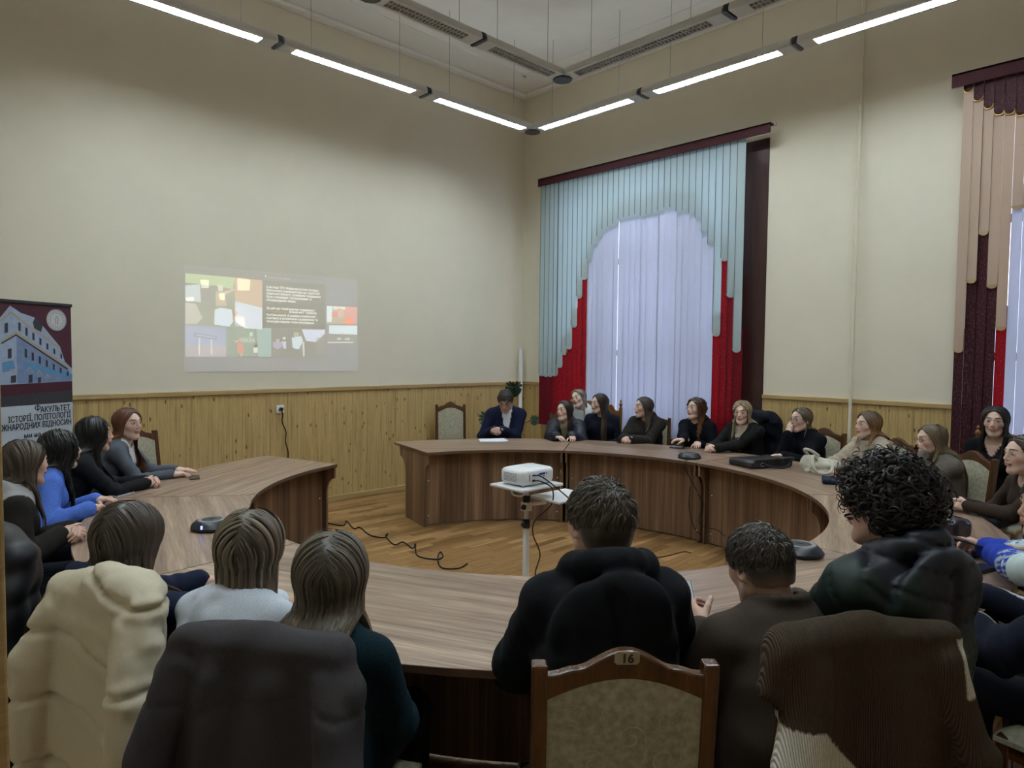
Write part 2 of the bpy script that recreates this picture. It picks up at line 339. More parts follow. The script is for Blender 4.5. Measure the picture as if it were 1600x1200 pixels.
# ================================================================ vertical blinds
MINT = translucent('mint_blind_fabric', (.60, .69, .70), .40, (.56, .68, .74))
MINTD = plain('mint_slat_shade', (.20, .25, .26), .8, .1)  # dark mint painted as the shade line between overlapping slats
LILAC = translucent('white_blind_fabric', (.66, .68, .76), .47, (.64, .66, .76))
RED = translucent('crimson_blind_fabric', (.20, .012, .026), .45, (.62, .012, .05), speck=.45)
PEACH = translucent('peach_blind_fabric', (.56, .42, .33), .2, (.55, .38, .30))
MAROON = translucent('maroon_blind_fabric', (.055, .010, .017), .12, (.2, .02, .03), speck=.5)
GOLD = plain('gold_trim', (.55, .38, .10), .35, .5, .5)
VAL = plain('maroon_valance', (.05, .012, .016), .7, .2, var=.35, scale=120)
XB = -.15
def slat(parent, y, z0, z1, wd, mat, ang, x, round_bottom=True, name='slat', trim=None, shade_strip=None):
    pts = [(-wd/2, z1), (-wd/2, z0+(wd*.42 if round_bottom else 0))]
    if round_bottom: pts += [(-wd/2*math.cos(a), z0+wd*.42*(1-math.sin(a))) for a in [math.pi*k/8 for k in range(1, 8)]]
    pts += [(wd/2, z0+(wd*.42 if round_bottom else 0)), (wd/2, z1)]
    m = MB(); n = len(pts)
    # slightly bowed cross-section: three columns would break the outline, so bow by a shallow angle instead
    m.prism(pts, -.0009, .0009, lambda u, v, t: (t+.006*(1-(2*u/wd)**2), u, v-z0))
    o = m.build(name, mat, parent, (x-parent.location.x, y-parent.location.y, z0-parent.location.z), (0, 0, ang))
    if shade_strip:  # edge strip coloured like the shade where the next slat overlaps
        q = MB(); zt_ = z1-z0; q.box((-.004, wd/2-.008, wd*.42), (.0, wd/2, zt_)); q.build('shade_strip', shade_strip, o)
    if trim:
        q = MB(); e = [(u, v) for u, v in pts[1:-1]]
        q.tube([(.007*(1-(2*u/wd)**2)-.004, u, v-z0) for u, v in e], .004, 5); q.build('gold_edging', trim, o)
    return o
# first blind: pale mint over white and crimson, arch-shaped lower line read from the photo
arch = [(845, 588), (852, 589), (859, 589), (866, 588), (874, 575), (881.7, 555), (890, 546), (897, 512), (904, 467), (910.5, 438), (918, 409), (926.7, 387), (934, 381), (942, 373), (950, 362), (957, 358), (966, 353), (974, 346), (985, 343), (996, 340), (1007, 342), (1016, 339), (1025, 338), (1034, 334), (1043, 329), (1052, 329), (1061, 335), (1070, 334), (1080, 338), (1091, 345), (1099, 367), (1109, 386), (1118, 526), (1127, 474), (1137, 408), (1146, 465), (1155, 551)]
bl = empty('vertical_blind', (XB, -1.98, 0.72), label='pale mint vertical blind with white and crimson lower slats under maroon valance', cat='window blind')
AY = np.array([px(a, b, X=XB)[1] for a, b in arch]); AZ = np.array([px(a, b, X=XB)[2] for a, b in arch]); ns = 36
ya, yb = px(846, 400, X=XB)[1], px(1161, 400, X=XB)[1]; st = (yb-ya)/ns; r0 = random.Random(5)
for k in range(ns):
    y = ya+st*(k+.5); j = int(np.argmin(abs(AY-y))); zb = AZ[j]; xpx = arch[j][0]
    slat(bl, y, zb, 4.0, abs(st)*1.10, MINT, .24+r0.uniform(-.05, .05), XB-.012, shade_strip=MINTD)
    red = xpx < 914 or xpx > 1111
    gap = (not red) and (abs(y-px(961, 400, X=XB)[1]) < abs(st)*.5 or abs(y-px(1043, 450, X=XB)[1]) < abs(st)*.5)
    slat(bl, y+(.007 if gap else r0.uniform(-.006, .006)), .74, min(zb+.25, 3.9), abs(st)*(.92 if gap else 1.22 if red else 1.10), RED if red else LILAC, (.25 if red else .12)+r0.uniform(-.2, .2), XB+.012, False)
y0, y1 = px(843, 285, X=XB-.03)[1], px(1206, 190, X=XB-.03)[1]; z0 = 3.965
m = MB(); m.box((-.06, y1+1.98, z0-.72), (-.048, y0+1.98, z0+.1-.72)); m.box((-.06, y1+1.98, z0+.085-.72), (.02, y0+1.98, z0+.1-.72)); m.build('valance', VAL, bl)
m = MB(); m.box((-.02, y1+2.2, 3.995-.72), (.03, y0+1.95, 4.03-.72)); m.build('headrail', WHITE, bl)
m = MB(); m.tube([(-.03, y1+1.98, 4.03-.72), (-.03, y1+1.98-.05, 4.03-.72), (-.03, y1+1.98-.05, 4.055-.72)], .005, 6); m.build('hook', GREY, bl)
for q in (-.9, -.93, -1.0): 
    m = MB(); yq = ya+st*3.6+q*.03; m.tube([(-.03, yq+1.98, 3.28), (-.03, yq+1.98, .6)], .0022, 5); m.build('pull_cord', BLACK, bl)
# second blind: peach slats with maroon scalloped heads and maroon feet
bl2 = empty('vertical_blind', (XB, -6.9, .72), label='peach vertical blind with maroon scalloped top and maroon lower slats', cat='window blind')
tops = [145, 158, 170, 180, 179, 181]; bots = [551, 442, 367, 450, 516, 327]; xs = [1506, 1524, 1540, 1556, 1572.5, 1589, 1606]
yy = [px(x, 150, X=XB)[1] for x in xs]; st2 = (yy[-1]-yy[0])/6
ns2 = 32
for k in range(ns2):
    y = yy[0]+st2*(k+.5); s = min(k, ns2-1-k)
    if s < 6: xx = xs[s]+8; zt = px(xx, tops[s], X=XB)[2]; zb = px(xx-6, bots[s], X=XB)[2]
    else: zt = px(1597, 181, X=XB)[2]; zb = 2.9+.35*math.sin(math.pi*(s-6)/20)
    wd = abs(st2)*1.0; a = -.12+r0.uniform(-.06, .06)
    slat(bl2, y, zt, 4.0, wd, MAROON, a, XB-.018, trim=GOLD); slat(bl2, y, zb, 3.98, wd, PEACH, a, XB-.006, trim=GOLD)
    slat(bl2, y, .74, zb+.2, wd, (MAROON if s < 4 else RED if s == 4 else LILAC), a+r0.uniform(-.1, .1), XB+.012, False)
ye = px(1489, 120, X=XB-.03)[1]
m = MB(); m.box((-.06, -8.75+6.9, 3.975-.72), (-.048, ye+6.9, 4.085-.72)); m.box((-.06, -8.75+6.9, 4.07-.72), (.02, ye+6.9, 4.085-.72)); m.build('valance', VAL, bl2)

# ================================================================ hanging luminaires
LZ = 4.36
cA = px(832, 206, z=LZ); cI = px(879, 124, z=LZ)
prof = [(-.085, .0), (-.085, .03), (-.07, .062), (-.035, .082), (.035, .082), (.07, .062), (.085, .03), (.085, .0), (.058, 0), (.058, .03), (-.058, .03), (-.058, 0)]
def luminaire(p0, d, ln, lit, lab, open_len, off=None, wires=(.2, .8)):
    """p0 start at the rail corner, d unit direction, underside open louvre"""
    rz = math.atan2(d[1], d[0]); t = empty('linear_luminaire', (p0[0], p0[1], LZ), rz, label=lab, cat='ceiling light', group=('lit' if lit else 'unlit')+' lamps of the hanging light rails')
    m = MB(); m.prism(prof, .03, ln-.03, lambda u, v, s: (s, u, v)); m.build('housing', LAMPW, t, smooth=True)
    o0 = (ln-open_len)/2 if off is None else off
    m = MB(); m.box((.03, -.058, .0), (o0, .058, .012)); m.build('blank_plate', LAMPW, t); m = MB(); m.box((o0+open_len, -.058, .0), (ln-.03, .058, .012)); m.build('blank_plate', LAMPW, t)
    m = MB(); m.box((o0, -.052, .011), (o0+open_len, .052, .0125)); m.build('diffuser' if lit else 'reflector', TUBE if lit else TUBEOFF, t)
    if lit: m = MB(); m.box((o0, -.03, .0815), (o0+open_len, .03, .0825)); m.build('added_uplight', UPL, t)  # added glowing strip on top, lifts ceiling and upper walls
    m = MB(); n = int(open_len/.034)
    for k in range(n+1): x = o0+open_len*k/n; m.box((x-.0016, -.058, .0), (x+.0016, .058, .011))
    m.box((o0, -.06, -.001), (o0+open_len, -.055, .011)); m.box((o0, .055, -.001), (o0+open_len, .06, .011)); m.box((o0, -.002, 0), (o0+open_len, .002, .011)); m.build('louvre', LAMPW, t)
    m = MB(); m.prism([(u*1.06, v*1.03-.002 if v > 0 else v-.003) for u, v in prof[:8]], ln-.014, ln+.014, lambda u, v, s: (s, u, v)); m.build('joint_band', LAMPD, t)
    for wv in wires:
        m = MB(); m.tube([(ln*wv, 0, .08), (ln*wv, 0, HC-LZ)], .0025, 5); m.build('suspension_wire', GREY, t)
    return t
def corner_cap(p, a0, lab):
    t = MB(); t.lathe([(.09, .0), (.095, .01), (.07, .025), (.045, .045), (.035, .085)], (0, 0, 0), 14)
    tag(t.build('corner_connector', LAMPD, None, (p[0], p[1], LZ-.012), smooth=True), lab, 'light connector', 'dark corner connectors of the light rails')
la = lb = 1.49*(LZ-1.72)/2.48
nth = ['next to the corner', 'second from the corner', 'third from the corner']
for k in range(3):
    luminaire((cA[0]-k*la, cA[1]), (-1, 0), la, True, 'lit fluorescent lamp of the rail along the slide wall, '+nth[k], la*.81)
    luminaire((cA[0], cA[1]-k*lb), (0, -1), lb, True, 'lit fluorescent lamp of the rail along the windows, '+nth[k], la*.81)
corner_cap(cA, 0, 'dark connector where the two lit rails meet')
cD = (cA[0]-3*la, cA[1]-3*lb)
for k in range(3):
    luminaire((cD[0], cD[1]+k*la), (0, 1), la, NEAR_LIT, ('lit' if NEAR_LIT else 'unlit')+' fluorescent lamp of the rail opposite the windows, '+nth[k], la*.81)
    luminaire((cD[0]+k*la, cD[1]), (1, 0), la, NEAR_LIT, ('lit' if NEAR_LIT else 'unlit')+' fluorescent lamp of the rail opposite the slide wall, '+nth[k], la*.81)
xi = px(742, 70, z=LZ)[0]-cI[0]; yi = px(1143, 26, z=LZ)[1]-cI[1]
for k in range(2):
    luminaire((cI[0]+k*xi, cI[1]), (-1, 0), -xi, False, 'unlit short lamp of the inner rail, '+nth[k], -xi*.72)
    luminaire((cI[0], cI[1]+k*yi), (0, -1), -yi, False, 'unlit long lamp of the inner rail, '+nth[k], -yi*.8)
corner_cap(cI, 0, 'dark connector at the inner rail corner between unlit lamps')
corner_cap((cI[0]+2*xi, cI[1]), 0, 'dark end connector of the inner rail short side')

# ================================================================ round conference table
TC = np.array([-3.39, -3.56]); RI, RO, TZ = 1.91, 2.79, .75
seg_b = [77, 35.5, -5, -47.5, -90, -132.5, -175, -214.5, -253.5]
seg_lab = ['end segment of the round walnut table with the sheet of paper on it', 'segment of the round walnut table in front of the mint blinds', 'segment of the round walnut table carrying the black satchel and tote', 'segment of the round walnut table with the notebooks and the blue sleeve over it',
           'segment of the round walnut table in front of chair sixteen', 'segment of the round walnut table in front of the white sweatshirt', 'segment of the round walnut table with the lit black speakerphone', 'end segment of the round walnut table near the wall socket']
for s in range(8):
    a0, a1 = math.radians(seg_b[s]), math.radians(seg_b[s+1]); g = .003
    am = (a0+a1)/2; t = empty('table_segment', (TC[0], TC[1], 0), am, label=seg_lab[s], cat='table', group='segments of the round conference table')
    h = abs(a0-a1)/2; n = 14; A = [-h+2*h*k/n for k in range(n+1)]
    gi, go = g/RI/1, g/RO
    inner = [(RI*math.cos(a*(1-gi/h)), RI*math.sin(a*(1-gi/h))) for a in A]; outer = [(RO*math.cos(a*(1-go/h)), RO*math.sin(a*(1-go/h))) for a in A]
    poly = inner[::-1]+outer
    m = MB(); m.prism(poly, TZ-.028, TZ, lambda u, v, z: (u, v, z)); o = m.build('tabletop', [TOPM, EDGEM], t, bevel=.003)
    for p_ in o.data.polygons:
        if abs(p_.normal.z) < .5: p_.material_index = 1
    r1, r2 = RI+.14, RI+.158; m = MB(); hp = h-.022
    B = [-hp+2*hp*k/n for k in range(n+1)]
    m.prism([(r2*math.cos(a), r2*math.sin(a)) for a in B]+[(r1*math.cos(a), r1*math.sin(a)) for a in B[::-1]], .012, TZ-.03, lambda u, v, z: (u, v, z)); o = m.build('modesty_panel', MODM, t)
    # end panels with quarter-round brackets towards both edges
    q = [(RI+.10, .0), (RI+.60, 0), (RI+.60, .46)]+[(RI+.60+.16*(1-math.cos(b)), .46+.16*math.sin(b)) for b in [math.pi/2*k/6 for k in range(1, 7)]]+[(RI+.77, TZ-.03), (RI+.01, TZ-.03), (RI+.01, TZ-.12)]+[(RI+.01+.09*math.sin(b)*1.0, TZ-.12-.14*(1-math.cos(b))) for b in [math.pi/2*k/6 for k in range(1, 7)]]
    for sg in (-1, 1):
        aa = sg*(h-.012); ca, sa = math.cos(aa), math.sin(aa)
        m = MB(); m.prism(q, -.009, .009, lambda u, v, w_: (u*ca-w_*sa, u*sa+w_*ca, v)); e = m.build('end_panel', MODM, t)
        for zz in (.1, .45):
            m = MB(); rr = r1-.001; bb = sg*(hp-.015); m.lathe([(.007, 0), (.006, -.003)], (0, 0, 0), 10, 'x'); m.build('screw_cap', WHITE, t, (rr*math.cos(bb), rr*math.sin(bb), zz), (0, 0, bb))

# ================================================================ chairs
def loc_y(z): return -.215-.10*max(0, z-.45)          # raked back
def chair_proto():
    t = empty('upholstered_chair')
    def sl(u, v, d): return (u, loc_y(v)+d, v)         # back plane: u across, v up, d depth
    W = .205
    for s in (-1, 1):
        pts = [(s*W, -.235, 0), (s*W, -.215, .25), (s*W, -.212, .45), (s*W, loc_y(.75), .75), (s*W, loc_y(.985), .985)]
        m = MB(); sec = catmull(pts, 4); w_ = .019
        for i in range(len(sec)-1):
            a, b = sec[i], sec[i+1]; m.add([a+(-w_, -w_*1.1, 0), a+(w_, -w_*1.1, 0), a+(w_, w_*1.1, 0), a+(-w_, w_*1.1, 0), b+(-w_, -w_*1.1, 0), b+(w_, -w_*1.1, 0), b+(w_, w_*1.1, 0), b+(-w_, w_*1.1, 0)], [(0, 1, 5, 4), (1, 2, 6, 5), (2, 3, 7, 6), (3, 0, 4, 7)]+([(3, 2, 1, 0)] if i == 0 else [])+([(4, 5, 6, 7)] if i == len(sec)-2 else []))
        m.build('stile', CHW, t, bevel=.006)
        m = MB(); m.prism([(s*W-.02, .195), (s*W+.02, .195), (s*W+.02, .235), (s*W-.02, .235)], 0, .43, lambda u, v, z: (u, v, z)); m.build('leg', CHW, t, bevel=.005)
        m = MB(); m.box((s*W-.013, -.2, .36), (s*W+.013, .2, .42)); m.build('side_rail', CHW, t)
    m = MB(); m.box((-W, .2, .36), (W, .225, .42)); m.build('front_rail', CHW, t)
    # wavy crest rail
    U = [-W+.012+(2*W-.024)*k/24 for k in range(25)]
    top = lambda u: .958+(.031*(1+math.cos(math.pi*u/.155)) if abs(u) < .155 else 0)+.010*math.exp(-((abs(u)-.135)/.025)**2)
    bot = lambda u: .885+.062*math.cos(u/W*math.pi/2)
    m = MB()
    for k in range(24):
        a, b = U[k], U[k+1]
        vs = [sl(u, v, d) for d in (-.016, .016) for (u, v) in ((a, bot(a)), (b, bot(b)), (b, top(b)), (a, top(a)))]
        fs = [(0, 1, 2, 3)[::-1], (4, 5, 6, 7), (3, 2, 6, 7)[::-1], (0, 1, 5, 4)]
        m.add(vs, fs)
    cr = m.build('crest_rail', CHW, t); wl = cr.modifiers.new('weld', 'WELD'); wl.merge_threshold = .0005; bv = cr.modifiers.new('bevel', 'BEVEL'); bv.width = .006; bv.segments = 2; bv.limit_method = 'ANGLE'
    m = MB(); m.box((-W, loc_y(.5)-.013, .47), (W, loc_y(.5)+.013, .53)); m.build('lower_rail', CHW, t, bevel=.004)
    # padded back panel (both faces upholstered)
    m = MB(); V = [.525+(k/10)*.0 for k in range(1)]
    for d0, sg in ((-.012, -1), (.012, 1)):
        G = []
        for i in range(13):
            row = []
            for j in range(13):
                u = -W+.017+(2*W-.034)*j/12; v = .525+(bot(u)+.004-.525)*i/12
                bul = .012*min(1, 6*(i/12)*(1-i/12)+.0)*min(1, 5*(j/12)*(1-j/12)); row.append(sl(u, v, d0+sg*bul*(1 if sg < 0 else 1.6)))
            G.append(row)
        m.grid(G)
    m.build('backrest', FAB, t, smooth=True)
    # seat cushion
    G = []
    for i in range(11):
        row = []
        for j in range(11):
            u = -.23+.46*j/10; v = -.21+.45*i/10; e = min(1, 7*(i/10)*(1-i/10))*min(1, 7*(j/10)*(1-j/10)); row.append((u*(1-.0), v, .425+.05*e**.5))
        G.append(row)
    m = MB(); m.grid(G); m.box((-.23, -.21, .41), (.23, .24, .427)); m.build('seat', FAB, t, smooth=True)
    return t
def armchair_proto():
    """carved oak chair with turned finials, used in the second row"""
    t = empty('carved_chair')
    for s in (-1, 1):
        m = MB(); m.lathe([(.02, 0), (.024, .1), (.016, .2), (.024, .43), (.022, .5), (.017, .62), (.024, .7), (.017, .8), (.022, 1.0), (.022, 1.06), (.013, 1.08), (.021, 1.1), (.021, 1.115), (.008, 1.135), (.013, 1.15), (.002, 1.17)], (s*.215, -.22, 0), 12); m.build('turned_post', CHW2, t, smooth=True)
        m = MB(); m.lathe([(.02, 0), (.024, .1), (.016, .2), (.024, .43)], (s*.21, .2, 0), 12); m.build('leg', CHW2, t, smooth=True)
    U = [-.2+.4*k/20 for k in range(21)]
    m = MB(); m.prism([(u, .55) for u in U]+[(u, 1.02+.10*math.cos(u/.2*math.pi/2)**1.0+.02*math.cos(u*60)*(abs(u) > .07)) for u in U[::-1]], -.235, -.205, lambda u, v, d: (u, d, v)); m.build('back_splat', CHW2, t, bevel=.006)
    m = MB(); m.box((-.23, -.21, .42), (.23, .23, .47)); m.build('seat', FAB, t, bevel=.02, seg=3)
    return t
CH0 = chair_proto(); CH1 = armchair_proto(); used = {0: False, 1: False}
def face_center(x, y): return math.atan2(TC[1]-y, TC[0]-x)-math.pi/2
def chair(x, y, lab, rz=None, kind=0, z=0, group='chairs around the conference table'):
    src = (CH0, CH1)[kind]
    o = src if not used[kind] else copy_tree(src); used[kind] = True
    o.location = (x, y, z); o.rotation_euler = (0, 0, face_center(x, y) if rz is None else rz)
    return tag(o, lab, 'chair', group if kind == 0 else 'carved chairs of the second row')

# ================================================================ implicit-surface modelling (numpy surface nets)
_NL = rng.random((32, 32, 32)).astype(np.float32)*2-1
def noise3(P):
    P = np.asarray(P, np.float32); i = np.floor(P).astype(int); f = P-i; f = f*f*(3-2*f); r = 0
    for dx in (0, 1):
        for dy in (0, 1):
            for dz in (0, 1):
                wgt = (f[..., 0] if dx else 1-f[..., 0])*(f[..., 1] if dy else 1-f[..., 1])*(f[..., 2] if dz else 1-f[..., 2])
                r = r+wgt*_NL[(i[..., 0]+dx) % 32, (i[..., 1]+dy) % 32, (i[..., 2]+dz) % 32]
    return r
def A(*a): return np.array(a, float)
def unit(v): v = np.asarray(v, float); return v/(np.linalg.norm(v)+1e-12)
class Prim: pass
def cap(a, b, r1, r2=None, k=.02, op='+', tag=0):
    p = Prim(); p.kind = 'c'; p.a = np.asarray(a, float); p.b = np.asarray(b, float); p.r1 = r1; p.r2 = r1 if r2 is None else r2; p.k = k; p.op = op; p.tag = tag
    R = max(p.r1, p.r2); p.lo = np.minimum(p.a, p.b)-R; p.hi = np.maximum(p.a, p.b)+R; return p
def ell(c, r, R=None, k=.02, op='+', tag=0):
    p = Prim(); p.kind = 'e'; p.c = np.asarray(c, float); p.r = np.asarray(r, float); p.R = np.eye(3) if R is None else np.asarray(R); p.k = k; p.op = op; p.tag = tag
    e = np.sqrt(((p.R*p.r)**2).sum(1)); p.lo = p.c-e; p.hi = p.c+e; return p
def ecap(a, b, ra, rb, side, k=.03, op='+', tag=0):
    """tapered capsule with elliptical section: ra=(half width along side, half depth)"""
    p = Prim(); p.kind = 'x'; p.a = np.asarray(a, float); p.b = np.asarray(b, float); p.ra = np.asarray(ra, float); p.rb = np.asarray(rb, float)
    w_ = unit(p.b-p.a); s = np.asarray(side, float); s = unit(s-w_*(s@w_)); p.F = np.stack([s, np.cross(w_, s), w_]); p.k = k; p.op = op; p.tag = tag
    R = max(p.ra.max(), p.rb.max()); p.lo = np.minimum(p.a, p.b)-R; p.hi = np.maximum(p.a, p.b)+R; return p
def rbox(c, h, r=.01, R=None, k=.02, op='+', tag=0):
    p = Prim(); p.kind = 'b'; p.c = np.asarray(c, float); p.h = np.asarray(h, float)-r; p.rr = r; p.R = np.eye(3) if R is None else np.asarray(R); p.k = k; p.op = op; p.tag = tag
    e = np.abs(p.R)@np.asarray(h, float); p.lo = p.c-e; p.hi = p.c+e; return p
def dist(p, P):
    if p.kind == 'c':
        ab = p.b-p.a; t = np.clip(((P-p.a)@ab)/(ab@ab+1e-12), 0, 1); d = P-p.a-t[..., None]*ab
        return np.sqrt((d*d).sum(-1))-(p.r1+(p.r2-p.r1)*t)
    if p.kind == 'e':
        q = (P-p.c)@p.R; a = q/p.r; k0 = np.sqrt((a*a).sum(-1)); a = a/p.r; k1 = np.sqrt((a*a).sum(-1)); return k0*(k0-1)/(k1+1e-9)
    if p.kind == 'x':
        q = (P-p.a)@p.F.T; L = np.linalg.norm(p.b-p.a); t = np.clip(q[..., 2]/L, 0, 1); r = p.ra+(p.rb-p.ra)*t[..., None]
        e = q[..., 2]-t*L; m = r.min(-1); x = q[..., 0]/r[..., 0]; y = q[..., 1]/r[..., 1]; z = e/m
        k0 = np.sqrt(x*x+y*y+z*z); k1 = np.sqrt((x/r[..., 0])**2+(y/r[..., 1])**2+(z/m)**2); return np.where(k1 > 1e-6, k0*(k0-1)/(k1+1e-9), -m)
    q = np.abs((P-p.c)@p.R)-p.h; return np.sqrt((np.maximum(q, 0)**2).sum(-1))+np.minimum(q.max(-1), 0)-p.rr
def smin(a, b, k):
    if k <= 1e-5: return np.minimum(a, b)
    h = np.maximum(k-np.abs(a-b), 0)/k; return np.minimum(a, b)-h*h*k*.25
def field(prims, P):
    f = np.full(P.shape[:-1], 9.0)
    for p in prims:
        d = dist(p, P)
        f = smin(f, d, p.k) if p.op == '+' else (-smin(-f, d, p.k) if p.op == '-' else np.maximum(f, d))
    return f
_E = [(0, 0, 0), (1, 0, 0), (0, 1, 0), (0, 0, 1)]
def surf(prims, h, disp=None, pad=.03, clip=None):
    """mesh of the zero level; disp(P)->offset added to the field; clip(P)->field intersected"""
    pos = [p for p in prims if p.op == '+']; lo = np.min([p.lo for p in pos], 0)-pad; hi = np.max([p.hi for p in pos], 0)+pad
    n = np.ceil((hi-lo)/h).astype(int)+1; ax = [lo[i]+h*np.arange(n[i]) for i in range(3)]
    F = np.full(n, .08, np.float32)
    for p in prims:
        mg = max(p.k, .012)*1.2+2*h+pad*.8; i0 = np.maximum(((p.lo-mg-lo)/h).astype(int), 0); i1 = np.minimum(((p.hi+mg-lo)/h).astype(int)+2, n)
        if np.any(i1 <= i0): continue
        s = tuple(slice(a, b) for a, b in zip(i0, i1)); G = np.stack(np.meshgrid(*[ax[i][s[i]] for i in range(3)], indexing='ij'), -1)
        d = dist(p, G); f = F[s]; F[s] = smin(f, d, p.k) if p.op == '+' else (-smin(-f, d, p.k) if p.op == '-' else np.maximum(f, d))
    if disp is not None or clip is not None:
        nb = np.abs(F) < .05
        if clip is not None: nb = F < .05
        idx = np.argwhere(nb); Pn = lo+h*idx; v = F[nb]
        if disp is not None: v = v+disp(Pn)
        if clip is not None: v = np.maximum(v, clip(Pn))
        F[nb] = v
    S = F < 0; C = np.zeros(n-1, np.int8)
    for dx in (0, 1):
        for dy in (0, 1):
            for dz in (0, 1): C += S[dx:n[0]-1+dx, dy:n[1]-1+dy, dz:n[2]-1+dz]
    act = (C > 0) & (C < 8); cells = np.argwhere(act); ids = np.full(n-1, -1, np.int64); ids[act] = np.arange(len(cells))
    acc = np.zeros((len(cells), 3)); cnt = np.zeros(len(cells))
    corners = [(a, b, c) for a in (0, 1) for b in (0, 1) for c in (0, 1)]
    V = {c: F[cells[:, 0]+c[0], cells[:, 1]+c[1], cells[:, 2]+c[2]] for c in corners}
    for c in corners:
        for d in range(3):
            if c[d]: continue
            e = list(c); e[d] = 1; e = tuple(e); a, b = V[c], V[e]; cr = (a < 0) != (b < 0); t = np.where(cr, a/np.where(cr, a-b, 1), 0)
            P = np.array(c, float)[None].repeat(len(cells), 0); P[:, d] += t; acc += np.where(cr[:, None], P, 0); cnt += cr
    verts = lo+h*(cells+acc/np.maximum(cnt, 1)[:, None]); quads = []
    for d in range(3):
        u, v = (d+1) % 3, (d+2) % 3; sl0 = [slice(None)]*3; sl1 = [slice(None)]*3; sl0[d] = slice(0, -1); sl1[d] = slice(1, None)
        cr = S[tuple(sl0)] != S[tuple(sl1)]; I = np.argwhere(cr); I = I[(I[:, u] > 0) & (I[:, v] > 0) & (I[:, u] < n[u]-1) & (I[:, v] < n[v]-1)]
        if not len(I): continue
        ins = S[I[:, 0], I[:, 1], I[:, 2]]; q = []
        for du, dv in ((0, 0), (-1, 0), (-1, -1), (0, -1)):
            J = I.copy(); J[:, u] += du; J[:, v] += dv; q.append(ids[J[:, 0], J[:, 1], J[:, 2]])
        q = np.stack(q, 1); q[~ins] = q[~ins][:, ::-1]; quads.append(q)
    Q = np.concatenate(quads) if quads else np.zeros((0, 4), int)
    return verts, Q[:, ::-1] if False else Q
def npmesh(name, V, Q, mat, col=None, smooth=True):
    me = bpy.data.meshes.new(name); nv, nq = len(V), len(Q); k = Q.shape[1]
    me.vertices.add(nv); me.vertices.foreach_set('co', np.ascontiguousarray(V, np.float32).ravel())
    me.loops.add(nq*k); me.loops.foreach_set('vertex_index', np.ascontiguousarray(Q, np.int32).ravel())
    me.polygons.add(nq); me.polygons.foreach_set('loop_start', np.arange(0, nq*k, k, dtype=np.int32)); me.polygons.foreach_set('loop_total', np.full(nq, k, np.int32))
    if smooth: me.polygons.foreach_set('use_smooth', np.ones(nq, bool))
    me.update(calc_edges=True); me.validate()
    if col is not None:
        at = me.attributes.new('Col', 'FLOAT_COLOR', 'POINT'); c = np.ones((nv, 4), np.float32); c[:, :3] = col; at.data.foreach_set('color', c.ravel())
    me.materials.append(mat); return me

# ================================================================ heads and hands (templates, metres, +Y forward, Z up)
def head_prims(male):
    j = 1.0 if male else .88
    P = [ell((0, -.012, .034), (.074, .095, .083), k=.01), ell((0, .024, -.028), (.058*j, .064, .084), k=.045), ell((0, .064, -.098), (.022*j, .02, .016), k=.03)]
    for s in (-1, 1):
        P += [cap((s*.055*j, -.005, -.055), (s*.016, .062, -.099), .019*j, .013, k=.03), ell((s*.041, .052, -.016), (.017, .016, .015), k=.03)]
    P += [cap((-.026, .081, .030), (.026, .081, .030), .011 if male else .009, k=.02), cap((0, .086, .018), (0, .106, -.020), .0072, .0095, k=.012), ell((0, .088, -.045), (.02, .014, .012), k=.02)]
    for s in (-1, 1): P += [ell((s*.011, .096, -.026), (.0075, .010, .0075), k=.006)]
    for s in (-1, 1): P += [ell((s*.032, .097, .009), (.019, .014, .0105), k=.012, op='-')]
    for s in (-1, 1): P += [ell((s*.0315, .0755, .008), (.0150, .0135, .0115), k=.003, tag=1)]
    P += [ell((0, .091, -.0515), (.022, .011, .0055), k=.005), ell((0, .0905, -.0615), (.0185, .011, .0065), k=.005)]
    for s in (-1, 1):
        R = rotz(-s*.35); P += [ell((s*.077, -.012, -.004), (.006, .018, .031), R, k=.006), ell((s*.0815, -.010, .002), (.006, .010, .017), R, k=.006, op='-')]
    P += [cap((0, -.028, -.05), (0, -.045, -.15), .05*(1.06 if male else .9), .053*(1.1 if male else .92), k=.03)]
    return P
def paint_head(V, male, brow, lipc):
    c = np.ones((len(V), 3)); x, y, z = np.abs(V[:, 0]), V[:, 1], V[:, 2]
    ck = np.exp(-(((x-.04)/.022)**2+((z+.03)/.025)**2))*(y > .02); c *= (1-np.outer(ck, [.0, .16, .14])); nz = np.exp(-((x/.014)**2+((z+.022)/.014)**2))*(y > .09); c *= (1-np.outer(nz, [.0, .12, .10]))
    lp = ((x/.0225)**2+((z+.056)/.0105)**2 < 1) & (y > .075); c[lp] *= lipc
    ln = (x < .020) & (np.abs(z+.0562) < .0017) & (y > .08); c[ln] *= (.55, .4, .4)
    bz = .033+.004*np.sin(np.clip((x-.012)/.038, 0, 1)*np.pi); bw = (x > .012) & (x < .050) & (np.abs(z-bz) < (.0048 if male else .0038)) & (y > .05)
    c[bw] = np.array(brow)
    ex = (x-.0315)/.0150; ez = (z-.008)/.0068; eye = (ex**2+ez**2 < 1) & (y > .078); c[eye] = (1.0, 1.05, 1.12)
    ir = ((x-.0315)**2+(z-.0085)**2 < .0062**2) & (y > .08); c[ir] = (.07, .06, .055)
    up = (np.abs(ex) < 1.1) & (np.abs(z-(.008+.0068*np.sqrt(np.clip(1-ex**2, 0, 1)))) < .0016) & (y > .075); c[up] = (.12, .08, .07)
    if male: bd = (z < -.045) & (y > -.01) & ~lp; c[bd] *= (.90, .90, .93)
    return c
HEADS = {}
for sx in (0, 1): HEADS[sx] = surf(head_prims(sx == 1), .0045, pad=.012); HEADS[sx+2] = surf(head_prims(sx == 1), .0068, pad=.015)
